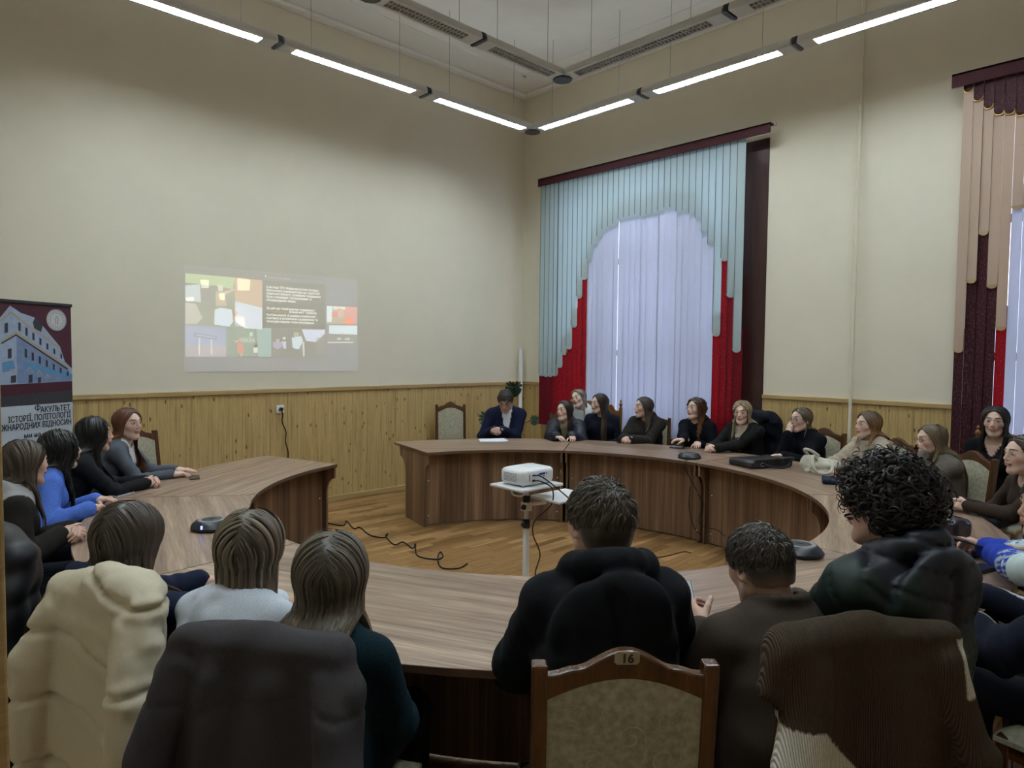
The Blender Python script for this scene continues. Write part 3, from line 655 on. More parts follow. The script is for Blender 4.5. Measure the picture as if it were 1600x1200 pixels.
def hand_prims(bend, spread=.0, thumb=.5):
    P = [rbox((0, .05, 0), (.037, .046, .0135), .012, k=.01), ell((-.022, .032, -.008), (.017, .03, .014), k=.02), ell((.02, .035, -.006), (.014, .03, .012), k=.02), cap((0, -.03, 0), (0, .02, 0), .024, .026, k=.02)]
    for i, (bx, by, L) in enumerate(((-.0285, .088, .072), (-.0095, .092, .080), (.0095, .089, .074), (.0275, .080, .058))):
        p = A(bx, by, .001); a = 0.0; seg = (.46*L, .30*L, .24*L); rr = (.0088, .0078, .0072, .006); sp = (i-1.5)*-spread
        for q in range(3):
            a += bend[q]; d = A(math.sin(-sp)*math.cos(a), math.cos(a), -math.sin(a)); e = p+seg[q]*d
            P.append(cap(p, e, rr[q], rr[q+1], k=.004 if q else .008)); p = e
    p = A(-.028, .024, -.006); d = unit(A(-.62, .72, -.28*(1+thumb))); a = 0
    for q, (L, r1, r2) in enumerate(((.040, .0125, .0105), (.030, .0102, .009), (.024, .0088, .0065))):
        e = p+L*d; P.append(cap(p, e, r1, r2, k=.008 if q == 0 else .004)); p = e; d = unit(d+A(.35*thumb, .12, -.18*thumb))
    return P
HP = {'flat': ((.12, .18, .12), .05, .2), 'relax': ((.35, .5, .3), .04, .5), 'curl': ((.75, .9, .5), .02, .8), 'clasp': ((.85, .75, .35), .03, .3), 'fist': ((1.2, 1.45, .8), .0, 1.1)}
HANDS = {k: surf(hand_prims(*v), .0044, pad=.01) for k, v in HP.items()}
SHOE = surf([cap((0, -.05, .045), (0, .06, .04), .042, .044, k=.02), cap((0, .06, .036), (0, .17, .03), .043, .03, k=.02), cap((0, -.05, .05), (0, -.05, .1), .04, .045, k=.02), rbox((0, .05, -.03), (.2, .4, .03), .001, op='-', k=.004)], .009, pad=.02)

SKIN = vcol('skin', .55, .35, 300, .05, .05); CLOTH = vcol('cloth', .88, .15, 260, .25, .14); KNIT = vcol('knitwear', .92, .1, 150, .6, .2); NYLON = vcol('quilted_nylon', .5, .35, 200, .1, .06); HAIR = hairmat('hair'); CORD = vcol('corduroy', .9, .1, 300, .3, .12, cord=62)
LEATH = vcol('shoe_leather', .4, .4, 100, .1, .1)

SHOEM = npmesh('shoe', SHOE[0], SHOE[1], LEATH, np.tile(A(.02, .018, .017), (len(SHOE[0]), 1)))
# ================================================================ hair
def interp(x, xs, ys): return np.interp(x, xs, ys)
def hairline(y, nape, x=None, vee=0.):
    h = interp(y, [-.12, -.075, -.045, -.012, .014, .03, .055, .08, .1], [nape, nape, -.045, .012, .012, .0, .052, .070, .078])
    if vee: h = h+np.clip((y-.035)/.03, 0, 1)*np.clip(.034-np.abs(x)*.62, -.01, .034)*vee
    return h
def make_hair(HM, hc, hs, coll, st, near):
    """HM head rotation, hc head centre, hs head scale, coll extra collision prims (person space)"""
    style = st['style']; L = st.get('len', .3); base = A(*st['col']); tip = A(*st.get('tip', st['col'])); g = np.random.default_rng(st.get('seed', 3))
    toW = lambda q: (q*hs)@HM.T+hc; toL = lambda p: ((p-hc)@HM)/hs
    cr = ell((0, -.012, .034), (.074, .095, .083)); fc = ell((0, .05, -.035), (.060, .052, .098)); jw = ell((0, .024, -.028), (.058, .064, .084))
    parts_v, parts_q, parts_c = [], [], []; off = 0
    thick = st.get('thick', .012)
    # scalp cap
    vee = 0. if style in ('short', 'curly') else st.get('vee', 1.)
    def clip(P): return hairline(P[:, 1], st.get('nape', -.085), P[:, 0]-st.get('part', 0.), vee)-P[:, 2]+.004*noise3(P*90)
    cv, cq = surf([ell((0, -.012, .034), A(.074, .095, .083)+thick*.75, k=.01), ell((0, -.03, -.02), A(.066, .07, .07)+thick*.6, k=.03)], .007, lambda P: .0025*noise3(P*A(60, 60, 25)), .02, clip)
    parts_v.append(toW(cv)); parts_q.append(cq); capc = np.tile(base*(.8 if style == 'short' else .55), (len(cv), 1))
    if style == 'short': t_ = np.clip((cv[:, 2]-hairline(cv[:, 1], st.get('nape', -.085)))/.04, 0, 1)[:, None]; capc = capc*(.35+.65*t_)+A(*st.get('skin', (.5, .33, .25)))*.45*(1-t_)
    parts_c.append(capc); off += len(cv)
    n = int(st.get('n', 420)*(1.9 if near else 1.0))
    # roots over the scalp
    D = g.normal(size=(n*4, 3)); D /= np.linalg.norm(D, axis=1)[:, None]; R0 = A(0, -.012, .034)+D*A(.074, .095, .083)
    ok = (R0[:, 2] > hairline(R0[:, 1], st.get('nape', -.085), R0[:, 0]-st.get('part', 0.), vee)+.002); R0 = R0[ok][:n]; n = len(R0)
    lay = g.random(n)**.8*thick+.003; wd = g.uniform(.6, 1.3, n)
    px0 = st.get('part', 0.0)
    if style in ('long', 'bob', 'wavy', 'curlylong'):
        ln = L*(g.uniform(.86, 1.05, n)); step = .014; ns = int(ln.max()/step)+1
        side = np.sign(R0[:, 0]-px0); side[side == 0] = 1
        p = toW(R0+unit_rows(R0-A(0, -.012, .034))*lay[:, None]); path = [p.copy()]
        gz = A(0, 0, -1.); tuck = st.get('back', .25)
        for k in range(ns):
            q = toL(p); nr = unit_rows((q-A(0, -.012, .034))/A(.074, .095, .083)**2)@HM.T
            onhead = q[:, 2] > -.02
            d = np.tile(gz*1.0, (n, 1)); d += (HM[:, 0][None]*side[:, None])*np.where(onhead, np.clip(q[:, 2]/.08, 0, 1.2), 0)[:, None]*.9
            d += -(HM[:, 1][None])*np.where(onhead, np.clip((q[:, 1]+.06)/.1, 0, 1), 0)[:, None]*tuck*1.6
            below = ~onhead; relx = p[:, 0]-hc[0]; d[:, 0] += np.where(below & (p[:, 1] < hc[1]-.03), -relx*st.get('gather', 0.), 0); jaw = below & (q[:, 2] > -.15); d += -(HM[:, 1][None])*np.where(jaw & (q[:, 1] > -.005), (q[:, 1]+.005)*st.get('jaw', 9.), 0)[:, None]
            d = np.where(onhead[:, None], d-nr*((d*nr).sum(1))[:, None], d); d = unit_rows(d)
            p = p+d*step
            for _ in range(2):
                ql = toL(p)
                for pr in (cr, jw, fc):
                    ds = dist(pr, ql)-(lay if pr is not fc else .006)
                    bad = ds < 0
                    if bad.any():
                        gr = np.stack([dist(pr, ql[bad]+e)-dist(pr, ql[bad]-e) for e in np.eye(3)*.002], 1); gr = unit_rows(gr)
                        if pr is fc: gr = unit_rows(gr*A(1, .0, .05)+np.stack([np.sign(ql[bad][:, 0])*.6, -.55*np.ones(bad.sum()), np.zeros(bad.sum())], 1))
                        ql[bad] += gr*(-ds[bad])[:, None]*(1 if pr is not fc else 1.0)
                p = toW(ql)
                if coll:
                    ds = field(coll, p)-(.006+lay*.9); bad = ds < 0
                    if bad.any():
                        pb = p[bad]; gr = np.stack([field(coll, pb+e)-field(coll, pb-e) for e in np.eye(3)*.004], 1); gr = unit_rows(gr); bk = np.where(pb[:, 1:2] < hc[1]-.01, -1., 1.); gr = unit_rows(gr*A(.25, 1, .25)+np.concatenate([np.zeros((len(pb), 1)), bk*.8, np.zeros((len(pb), 1))], 1)); p[bad] = pb+gr*np.minimum(-ds[bad]*1.1, .02)[:, None]
            path.append(p.copy())
        Pth = np.stack(path, 1)                      # n, ns+1, 3
        # resample each lock to its length
        m_ = st.get('seg', 19 if near else 12); T = np.linspace(0, 1, m_)[None]*(ln/step)[:, None]; i0 = np.clip(np.floor(T).astype(int), 0, ns-1); fr = (T-i0)[..., None]; ar = np.arange(n)[:, None]
        Q = Pth[ar, i0]*(1-fr)+Pth[ar, i0+1]*fr
        if style in ('wavy', 'curlylong'):
            am = (.008 if style == 'wavy' else .016); per = .085 if style == 'wavy' else .05; ph = g.uniform(0, 6.28, n)[:, None]; t = np.linspace(0, 1, m_)[None]*ln[:, None]
            e = am*np.clip(t/.12, 0, 1); rr = unit_rows(np.c_[Q[:, -1, :2]-hc[:2]+1e-3, np.zeros(n)]); tg = np.cross(rr, A(0, 0, 1.))
            Q = Q+(e*np.sin(t/per*6.28+ph))[..., None]*tg[:, None]+(e*np.cos(t/per*6.28+ph))[..., None]*rr[:, None]*.8
        w0 = st.get('w', .010)
    elif style == 'curly':
        m_ = 20; ln = L*g.uniform(.55, 1.1, n); nr = unit_rows((R0-A(0, -.012, .034))/A(.074, .095, .083)**2)
        t = np.linspace(0, 1, m_)[None, :, None]; dr = unit_rows(nr*.35+A(0, -.1, -.75)+g.normal(size=(n, 3))*.45)
        Q = R0[:, None]+nr[:, None]*(np.sin(t*2.2)*ln[:, None, None]*.42)+dr[:, None]*(t**1.3)*ln[:, None, None]*.42
        a1 = unit_rows(np.cross(nr, g.normal(size=(n, 3)))); a2 = unit_rows(np.cross(dr, a1)); ph = g.uniform(0, 6.28, n)[:, None]; tt = t[..., 0]*g.uniform(1.6, 3.0, n)[:, None]*6.28+ph; rad = (.0125*np.clip(t[..., 0]*3, 0, 1)*g.uniform(.7, 1.4, n)[:, None])[..., None]
        Q = toW(Q+rad*(np.cos(tt)[..., None]*a1[:, None]+np.sin(tt)[..., None]*a2[:, None])); w0 = st.get('w', .006)
    else:                                            # short
        m_ = 5; ln = L*g.uniform(.7, 1.15, n); nr = unit_rows((R0-A(0, -.012, .034))/A(.074, .095, .083)**2); cw = A(.012, -.075, .095)
        fl = R0-cw; fl = fl-nr*((fl*nr).sum(1))[:, None]; fl = unit_rows(fl+A(0, 0, -.02)+g.normal(size=(n, 3))*.02)
        fade = np.clip((R0[:, 2]+.06)/.10, .35, 1.0); t = np.linspace(0, 1, m_)[None, :, None]; lift = st.get('lift', .45)
        Q = R0[:, None]+(nr[:, None]*(lay*fade+.002)[:, None, None])+fl[:, None]*t*(ln*fade)[:, None, None]+nr[:, None]*(lift*t-(.35+lift)*t*t*1.0)*(ln*fade)[:, None, None]
        # long top swept sideways
        if st.get('sweep'): Q = Q+A(st['sweep'], 0, 0)*(t**1.5)*np.clip((R0[:, 2]-.06)/.05, 0, 1)[:, None, None]
        dd = cr; 
        for _ in range(2):
            ql = Q.reshape(-1, 3); ds = dist(cr, ql)-.004; bad = ds < 0; v_ = unit_rows((ql-A(0, -.012, .034))/A(.074, .095, .083)**2); ql = ql+v_*np.where(bad, -ds, 0)[:, None]; Q = ql.reshape(n, m_, 3)
        Q = toW(Q); w0 = st.get('w', .0042)
    # ribbons with a raised middle
    n, m_ = Q.shape[:2]; tg = np.gradient(Q, axis=1); tg /= np.linalg.norm(tg, axis=2, keepdims=True)+1e-9
    cen = hc+A(0, 0, -.02); out = Q-cen; out[..., 2] *= .25; out -= tg*((out*tg).sum(2, keepdims=True)); out /= np.linalg.norm(out, axis=2, keepdims=True)+1e-9
    sd = np.cross(tg, out); jit = g.normal(size=(n, 1, 1))*.35; sd = sd*np.cos(jit)+out*np.sin(jit)
    tt = np.linspace(0, 1, m_)[None, :, None]; wv = w0*wd[:, None, None]*(np.minimum(1, .35+4*tt)*np.clip((1.03-tt)*5, .12, 1))
    V = np.stack([Q-sd*wv*.5, Q+out*wv*.28, Q+sd*wv*.5], 2).reshape(-1, 3)
    b = (np.arange(n)*m_*3)[:, None, None]+(np.arange(m_-1)*3)[None, :, None]
    q1 = np.stack([b+0, b+1, b+4, b+3], -1).reshape(-1, 4); q2 = np.stack([b+1, b+2, b+5, b+4], -1).reshape(-1, 4)
    tone = g.uniform(.62, 1.38, n)[:, None, None]; hl = np.where(g.random(n) < st.get('hl', .06), 1.6, 1.)[:, None, None]
    mix = np.clip((tt-st.get('tip0', .3))/.5, 0, 1); c = (base*(1-mix)+tip*mix)*tone*hl; c = np.repeat(c[:, :, None, :], 3, 2).reshape(-1, 3)
    parts_v.append(V); parts_q += [q1+off, q2+off]; parts_c.append(c)
    return np.concatenate(parts_v), np.concatenate(parts_q), np.concatenate(parts_c)
def unit_rows(v): return v/(np.linalg.norm(v, axis=-1, keepdims=True)+1e-9)

# ================================================================ people
def ik(a, t, l1, l2, pole):
    d = t-a; L = np.linalg.norm(d)
    if L > (l1+l2)*.985: t = a+d/L*(l1+l2)*.985; d = t-a; L = np.linalg.norm(d)
    x = (l1*l1-l2*l2+L*L)/(2*L); h = math.sqrt(max(l1*l1-x*x, 1e-6)); u = d/L; p = np.asarray(pole, float); p = unit(p-u*(p@u)); return a+u*x+p*h, t
def orient(fwd, up):
    y = unit(fwd); z = np.asarray(up, float); z = unit(z-y*(z@y)); return np.stack([np.cross(y, z), y, z], 1)
def azdir(az): a = math.radians(az); return A(math.sin(a), math.cos(a), 0)
PEOPLE = []
def person(label, top, lean=.10, az=None, head=(0, 0, 0), sex=0, hair=None, cloth=None, hands=None, skin=(.56, .36, .27), near=False, side=0.0, bodyaz=None, legs=(.012, .014, .02), hs=None, sw=None, drop=0.0, extra=None, lap=False):
    """top: world point of the crown; az: compass bearing the face looks to; lean: head ahead of the pelvis (m);
    hands: {'R':(wrist world xyz, hand dir world, back-of-hand normal world, pose), 'L':...}"""
    hs = hs or (1.03 if sex else .97)
    head_az, pit, rol = (az if az is not None else 0), math.radians(head[1]), math.radians(head[2])
    tw = np.array(top, float); hcw = tw-A(0, 0, .128*hs)
    if bodyaz is None: f = A(*(TC-tw[:2]), 0); f = unit(f)
    else: f = azdir(bodyaz)
    rgt = A(f[1], -f[0], 0); root = A(hcw[0], hcw[1], 0)-f*lean-rgt*side; rz = math.atan2(f[1], f[0])-math.pi/2
    RZ = rotz(rz); loc = lambda p: (np.asarray(p, float)-root)@RZ                # world -> person space
    dloc = lambda d: np.asarray(d, float)@RZ
    t = empty('person', (root[0], root[1], 0), rz, label=label, cat='person')
    hc = loc(hcw); hd = dloc(azdir(head_az)); yaw = math.atan2(hd[1], hd[0])-math.pi/2
    HM = rotz(yaw)@rotx(pit)@roty(rol)
    X, Y, Z = A(1, 0, 0), A(0, 1, 0), A(0, 0, 1)
    neck = hc+HM@A(0, -.036, -.105)*hs; nb = neck+A(0, -.022, -.036)               # neck base
    pel = A(0, -.03, .55); mid = (pel+nb)/2+A(0, -.045, 0)
    sp = lambda q: (1-q)**2*pel+2*q*(1-q)*mid+q*q*nb
    twist = max(-.5, min(.5, yaw*.12)); sx = A(math.cos(twist), math.sin(twist), -side*.5)
    k = (nb[2]-.55)/.50; swd = sw or (.172 if sex else .146); bw = 1.08 if sex else .94
    sh = {s: sp(.90)+sx*s*swd+A(0, .01, -.004-drop) for s in (-1, 1)}
    la_, lf_ = (.285*k**.5, .25*k**.5) if sex else (.27*k**.5, .235*k**.5)
    arms = {}
    for s, key in ((1, 'R'), (-1, 'L')):
        h = (hands or {}).get(key)
        if h is None: wr = A(s*.13, .40, TZ+.03) if not lap else A(s*.10, .24, .66); dirn = A(-s*.5, .85, -.1); up = A(0, .1, 1); pose = 'relax'
        else:
            wr = loc(h[0]); dirn = dloc(h[1]); up = dloc(h[2]); pose = h[3]
        pole = (h[4] if h is not None and len(h) > 4 else None)
        pole = A(s*.55, -.45, -.75) if pole is None else dloc(pole)
        el, wr = ik(sh[s], wr, la_, lf_, pole); arms[s] = (sh[s], el, wr, unit(dirn), up, pose)
    # ---- torso primitives (shared by body and clothing)
    def torso(add, kk=.05, belly=0.):
        st = [(0, .165, .115), (.28, .140+belly, .10+belly), (.62, .150, .106), (.86, .138, .082), (.97, .080, .060)]
        out = []
        for (q0, a0, b0), (q1, a1, b1) in zip(st[:-1], st[1:]): out.append(ecap(sp(q0), sp(q1), (a0*bw+add, b0*bw+add), (a1*bw+add, b1*bw+add), sx, k=kk))
        for s in (-1, 1): out.append(cap(sp(.95)+sx*s*.05, sh[s]+A(0, 0, .0), .040+add, .042*bw+add, k=.05))
        if not sex:
            for s in (-1, 1): out.append(ell(sp(.66)+sx*s*.07+A(0, .085, 0), A(.062, .055, .06)+add*.7, k=.05))
        return out
    def limbs(add, a1=.0, cuff=1.0):
        out = []
        for s in (-1, 1):
            a, e, w_, d, up, pose = arms[s]; we = e+(w_-e)*cuff
            out += [cap(a, e, .045*bw+add, .038*bw+add*1.0, k=.03), cap(e, we, .038*bw+add*1.0, .027*bw+add*a1, k=.02)]
        return out
    def legp(add):
        out = []
        for s in (-1, 1):
            hp, kn, an = A(s*.085, .0, .53), A(s*.115, .43*max(.9, min(1.05, k)), .52), A(s*.115, .40, .10)
            out += [cap(hp, kn, .082*bw+add, .058+add, k=.03), cap(kn, an, .056+add, .036+add*1.3, k=.02)]
        return out
    # ---- body: one continuous skin mesh (head and hands refined, joined)
    bp = torso(-.012)+[cap(nb+A(0, .0, -.02), neck+A(0, 0, .02), .056*bw, .048*bw, k=.04)]+limbs(-.004, -.3)+legp(-.012)
    bv, bq = surf(bp, .02); V = [bv]; Q = [bq]; skin = A(*skin); C = [np.tile(skin, (len(bv), 1))]; off = len(bv)
    hv, hq = HEADS[sex+(2 if near and az is not None and az > 0 else 0)]; hcx = paint_head(hv, sex, A(*((hair or {}).get('brow', A(*(hair or {}).get('col', (.05, .03, .02)))*.7)))/skin, A(.82, .52, .55) if not sex else A(.86, .70, .70))
    V.append((hv*hs)@HM.T+hc); Q.append(hq+off); C.append(hcx*skin); off += len(hv)
    for s in (-1, 1):
        a, e, w_, d, up, pose = arms[s]; gv, gq = HANDS[pose]; M3 = orient(d, up); g2 = gv*A(1 if s == 1 else -1, 1, 1)*(1.02 if sex else .90)
        V.append(g2@M3.T+w_); Q.append((gq if s == 1 else gq[:, ::-1])+off); nl = np.clip((gv[:, 1]-.06)/.1, 0, 1)[:, None]; C.append(skin*(1-nl*A(.0, .10, .08))); off += len(gv)
    npb = link('body', npmesh('body', np.concatenate(V), np.concatenate(Q), SKIN, np.concatenate(C)), t)
    # ---- clothing
    c = dict(col=(.02, .02, .025), thick=.014, mat=CLOTH, fold=.006, neck=.062, cuff=.97)
    c.update(cloth or {}); th = c['thick']; hC = .0085 if near else .0115
    tp = torso(th, .05, .012)+limbs(th, 1.0 if not c.get('puff') else 1.0, c['cuff'])
    seed = len(PEOPLE)*7.3
    up_n = unit(neck-nb+A(0, .02, .05))
    if c.get('collar'):
        hgt = c['collar']; 
        ring = [nb+A(.066*math.sin(a)*1.05, .062*math.cos(a)+.0, .012+hgt*.5-.018*math.cos(a)) for a in np.linspace(.7, 2*math.pi-.7, 14)]
        for p0, p1 in zip(ring[:-1], ring[1:]): tp.append(cap(p0-A(0, 0, hgt*.4), p0+A(0, 0, hgt*.4), .011+th*.3, k=.012))
    if c.get('hood'):
        hr = c['hood']
        ring = [nb+A((.080+hr*.25)*math.sin(a), (.075+hr*.2)*math.cos(a)-.012, .018+hr*.25-.05*math.cos(a)) for a in np.linspace(.45, 2*math.pi-.45, 16)]
        for p0, p1 in zip(ring[:-1], ring[1:]): tp.append(cap(p0, p1, hr*.55, k=.02))
        yk = -.075-th-.35*hr
        tp += [ell(nb+A(0, yk, -.045-hr*.7), (.115+hr*.80, .032+hr*.32, .100+hr*1.0), rotx(.16), k=.012), cap(nb+A(0, yk-.03-hr*.33, .01), nb+A(.01, yk-.025-hr*.33, -.11-hr*.6), .012, .004, k=.03, op='-')]
        for s in (-1, 1): tp.append(cap(ring[4] if s > 0 else ring[-5], nb+A(s*(.085+hr*.75), yk+.02, -.07-hr*.5), hr*.5, .02+hr*.2, k=.03))
        if hr > .05: tp.append(ell(nb+A(0, yk+.012+hr*.3, .055+hr*.2), (.055, .028, .05), k=.012, op='-'))
    if c.get('turtle'): tp.append(cap(nb, neck+A(0, .0, -.01), .058*bw, .054*bw, k=.03))
    nk = c['neck']
    if nk: tp.append(cap(nb+up_n*.0+A(0, .012, .015), nb+up_n*.2+A(0, .03, 0), nk, nk*1.15, k=.008, op='-'))
    def disp(P):
        q = P*A(1, 1, 1); f_ = c['fold']*(noise3(P*11+seed)+.6*noise3(P*A(24, 24, 15)+seed*2))
        for s in (-1, 1):      # creases gather at the elbows and arm roots
            e = arms[s][1]; r_ = np.exp(-((P-e)**2).sum(1)/.012); f_ = f_+r_*c['fold']*1.1*np.sin(P@unit(arms[s][2]-arms[s][0])*110+seed)
        if c.get('puff'):
            sp_, am = c['puff']; zz = P[:, 2]*1.0-.30*np.abs(P[:, 0])
            for s in (-1, 1):
                a, e, w_ = arms[s][:3]; da = dist(cap(a, w_, .09), P)-0; t_ = (P-a)@unit(w_-a); zz = np.where((da < .03) & (np.abs(P[:, 0]) > swd-.02), t_, zz)
            q_ = np.abs(np.sin(math.pi*zz/sp_)); f_ = f_-am*(np.clip(q_*2.6, 0, 1)**.5-.8)+.004*noise3(P*A(40, 40, 18))*np.exp(-(q_/.45)**2)
        return f_
    cv, cq = surf(tp, hC, disp, .03)
    col = np.tile(A(*c['col']), (len(cv), 1)); lx = (cv-nb)@unit(sx); ly = cv[:, 1]-nb[1]; lz = cv[:, 2]-nb[2]
    # drop covered detail inside
    if c.get('vneck'):
        vd, vw, vc = c['vneck'] if len(c['vneck']) == 3 else (*c['vneck'], skin)
        front = (ly > .01-.0*lz) & (lz > -vd) & (np.abs(lx) < vw*(1+lz/vd)+.004) & (np.abs(lx) < .13)
        for s in (-1, 1):
            front &= dist(cap(arms[s][0]+(arms[s][1]-arms[s][0])*.5, arms[s][1], .05*bw+th), cv) > .012
            front &= dist(cap(arms[s][1], arms[s][2], .05*bw+th), cv) > .012
        col[front] = A(*vc)
    if c.get('paint'): col = c['paint'](cv, col, dict(lx=lx, ly=ly, lz=lz, arms=arms, nb=nb))
    link(c.get('name', 'top'), npmesh('top', cv, cq, c['mat'], col), t)
    lv, lq = surf(legp(.008)+[ecap(A(0, -.03, .52), A(0, -.03, .60), (.175*bw, .125*bw), (.165*bw, .118*bw), X, k=.04)], .024, lambda P: .006*noise3(P*14+seed))
    link('trousers', npmesh('trousers', lv, lq, CLOTH, np.tile(A(*legs), (len(lv), 1))), t)
    for s in (-1, 1):
        link('shoe', SHOEM, t, (s*.115, .42, 0))
    if hair:
        coll = torso(th)+[cap(a_[0], a_[1], .049*bw+th) for a_ in arms.values()]+[cap(nb, neck, .05)]
        if hair.get('nocoll'): coll = [cap(nb, neck, .05)]
        if c.get('hood'): coll.append(ell(nb+A(0, -.10, -.045), (.11, .06, .09)))
        v, q, cc = make_hair(HM, hc, hs, coll, dict(hair, seed=len(PEOPLE)+3, skin=tuple(skin)), near)
        link('hair', npmesh('hair', v, q, HAIR, cc), t)
        if hair.get('fringe'):
            g = np.random.default_rng(5)
    if extra and 'glasses' in extra:
        m = MB()
        for s in (-1, 1):
            m.tube([A(s*.032+.021*math.cos(b), .099-.004*abs(math.cos(b)), .005+.018*math.sin(b)) for b in np.linspace(0, 2*math.pi, 15)], .0014, 5, False); m.tube([A(s*.053, .095, .008), A(s*.076, .05, .01), A(s*.078, -.005, .01)], .0013, 5)
        m.tube([A(-.011, .101, .008), A(0, .104, .011), A(.011, .101, .008)], .0013, 5); o = m.build('glasses', extra['glasses'], t); o.data.transform(Matrix([[*(HM[i]*hs), hc[i]] for i in range(3)]+[[0, 0, 0, 1]]))
    PEOPLE.append(t); t['_'] = 0; del t['_']
    info = dict(root=root, f=f, rgt=rgt, arms={k2: (root+RZ@np.asarray(v2[2])) for k2, v2 in arms.items()}, RZ=RZ)
    return t, info

def at(x, y, r, sg):
    d = _f+_r*(x-800)/FPX-_u*(y-600)/FPX; o = CAM[:2]-TC; a = d[:2]@d[:2]; b = 2*o@d[:2]; c = o@o-r*r; D = max(b*b-4*a*c, 0)
    return CAM+d*(-b+sg*math.sqrt(D))/(2*a)
def clasp(G, src, pose='clasp'):
    """both hands folded at G, arms coming from src"""
    G = np.array(G, float); f = unit(A(*(G-src)[:2], 0)); r = A(f[1], -f[0], 0)
    return {'R': (G-f*.055+r*.042, f*.85-r*.52+A(0, 0, .05), r*.8+A(0, 0, .6), pose), 'L': (G-f*.065-r*.042, f*.85+r*.52+A(0, 0, .05), -r*.8+A(0, 0, .6), pose)}
def palm(G, f, inward=0., pose='flat', tilt=0., z=.0):
    f = unit(A(*f[:2], 0)); r = A(f[1], -f[0], 0); return (np.array(G, float)+A(0, 0, z), f+r*inward, A(0, 0, 1.)+r*tilt, pose)
def src(p): return np.array([*p[:2], 1.])
BLK, NAVY = (.012, .012, .014), (.010, .013, .030)
def hoodpaint(colr, zlo=-.06, rad=.17):
    def fn(V, col, i): m_ = (i['lz'] > zlo-.12*(i['ly'] < -.04)) & (np.hypot(i['lx'], i['ly']) < rad) & (i['lz'] > -.16); col[m_] = colr; return col
    return fn
def P_(label, chair_lab, xy, r, sg, kind=0, dz=-.010, chair_back=.0, **kw):
    top = at(xy[0], xy[1], r, sg)+A(0, 0, dz); t, i = person(label, top, **kw)
    if chair_lab: c = i['root']-i['f']*(.015+chair_back); i['chair'] = chair(c[0], c[1], chair_lab, math.atan2(i['f'][1], i['f'][0])-math.pi/2, kind)
    i['obj'] = t; return i
LB, DB, BL, RD, BD = (.085, .058, .038), (.028, .017, .011), (.007, .0065, .007), (.105, .036, .015), (.33, .24, .14)
FAIR, PALE = (.60, .40, .31), (.66, .46, .37)

# ---- the four along the left arm of the table
g = px(286, 743, z=.785); s = at(200, 635, 3.05, 1)
L4 = P_('person with long red-brown hair in a grey cardigan over a white tee', 'upholstered chair of the red-haired person in the grey cardigan', (200, 635), 3.05, 1, az=150, head=(0, 2, 0), lean=.14, skin=PALE, bodyaz=112,
        hair=dict(style='long', len=.44, col=RD, tip=(.15, .06, .028), n=480, back=.25), cloth=dict(name='cardigan', col=(.085, .095, .115), mat=KNIT, vneck=(.34, .085, (.62, .62, .64)), neck=.068),
        hands={'R': palm(px(268, 741, z=.78)+A(0, 0, 0), azdir(112), -.1, 'relax'), 'L': palm(px(276, 734, z=.79), azdir(125), .1, 'flat')})
s = at(150, 648, 3.0, 1)
L3 = P_('person with long black fringed hair in a black jacket, fingers clasped on the table', 'upholstered chair of the black-haired person with clasped fingers', (147, 648), 3.0, 1, az=108, lean=.18, skin=FAIR, bodyaz=100,
        hair=dict(style='long', len=.42, col=BL, n=480, back=-.2, thick=.016), cloth=dict(name='jacket', col=BLK, collar=.03), hands=clasp(px(243, 752, z=.79), src(s)))
s = at(93, 668, 2.98, 1)
L2 = P_('person with wavy black hair hiding the face, in a bright blue sweater', 'upholstered chair of the person in the blue sweater', (93, 668), 2.98, 1, az=88, lean=.16, skin=FAIR, bodyaz=95,
        hair=dict(style='wavy', len=.40, col=BL, n=480, back=-.25, thick=.017), cloth=dict(name='sweater', col=(.085, .17, .56), mat=KNIT, thick=.02), hands={'R': palm(px(140, 795, z=.79), azdir(70), -.5, 'relax'), 'L': palm(px(150, 780, z=.79), azdir(110), .3, 'relax')})
L1 = P_('person in a dark brown coat with a pale grey hood, brown hair seen from behind', 'upholstered chair of the person in the dark brown coat', (38, 683), 2.98, 1, az=66, lean=.14, skin=FAIR, bodyaz=92, side=-.0,
        hair=dict(style='long', len=.30, col=(.065, .047, .032), n=520, back=.35), cloth=dict(name='coat', col=(.017, .0145, .013), thick=.026, hood=.035, paint=hoodpaint(A(.34, .33, .33))), hands=clasp(px(120, 832, z=.80), src(at(38, 683, 2.98, 1))))
# ---- backs along the near side
L5 = P_('person from behind with long dark brown hair over a navy hoodie', None, (200, 780), 2.92, -1, az=55, head=(0, -6, 6), lean=-.03, hs=1.03, near=True, hair=dict(style='long', len=.42, thick=.018, gather=.3, col=(.055, .038, .026), tip=(.095, .054, .032), n=520, back=.1), cloth=dict(name='hoodie', col=(.010, .015, .035), hood=.045, thick=.02))
L6 = P_('person from behind with a light brown bob and white sweatshirt', None, (390, 795), 2.82, -1, az=42, head=(0, -3, 5), hs=1.03, lean=.12, near=True, hair=dict(style='bob', len=.262, nocoll=1, thick=.022, gather=.3, col=(.135, .105, .072), tip=(.165, .125, .082), n=560, back=.3, hl=.12), cloth=dict(name='sweatshirt', col=(.60, .65, .72), thick=.022, fold=.009, collar=.012))
L7 = P_('person from behind with very long light brown hair and a dark teal sweater', None, (518, 828), 2.96, -1, az=38, head=(0, -2, 0), hs=1.03, lap=True, lean=.05, near=True, hair=dict(style='long', len=.66, thick=.02, gather=.2, col=(.105, .085, .060), tip=(.20, .15, .09), n=640, back=.55, seg=24, hl=.1), cloth=dict(name='sweater', col=(.008, .022, .030), mat=KNIT, thick=.016))
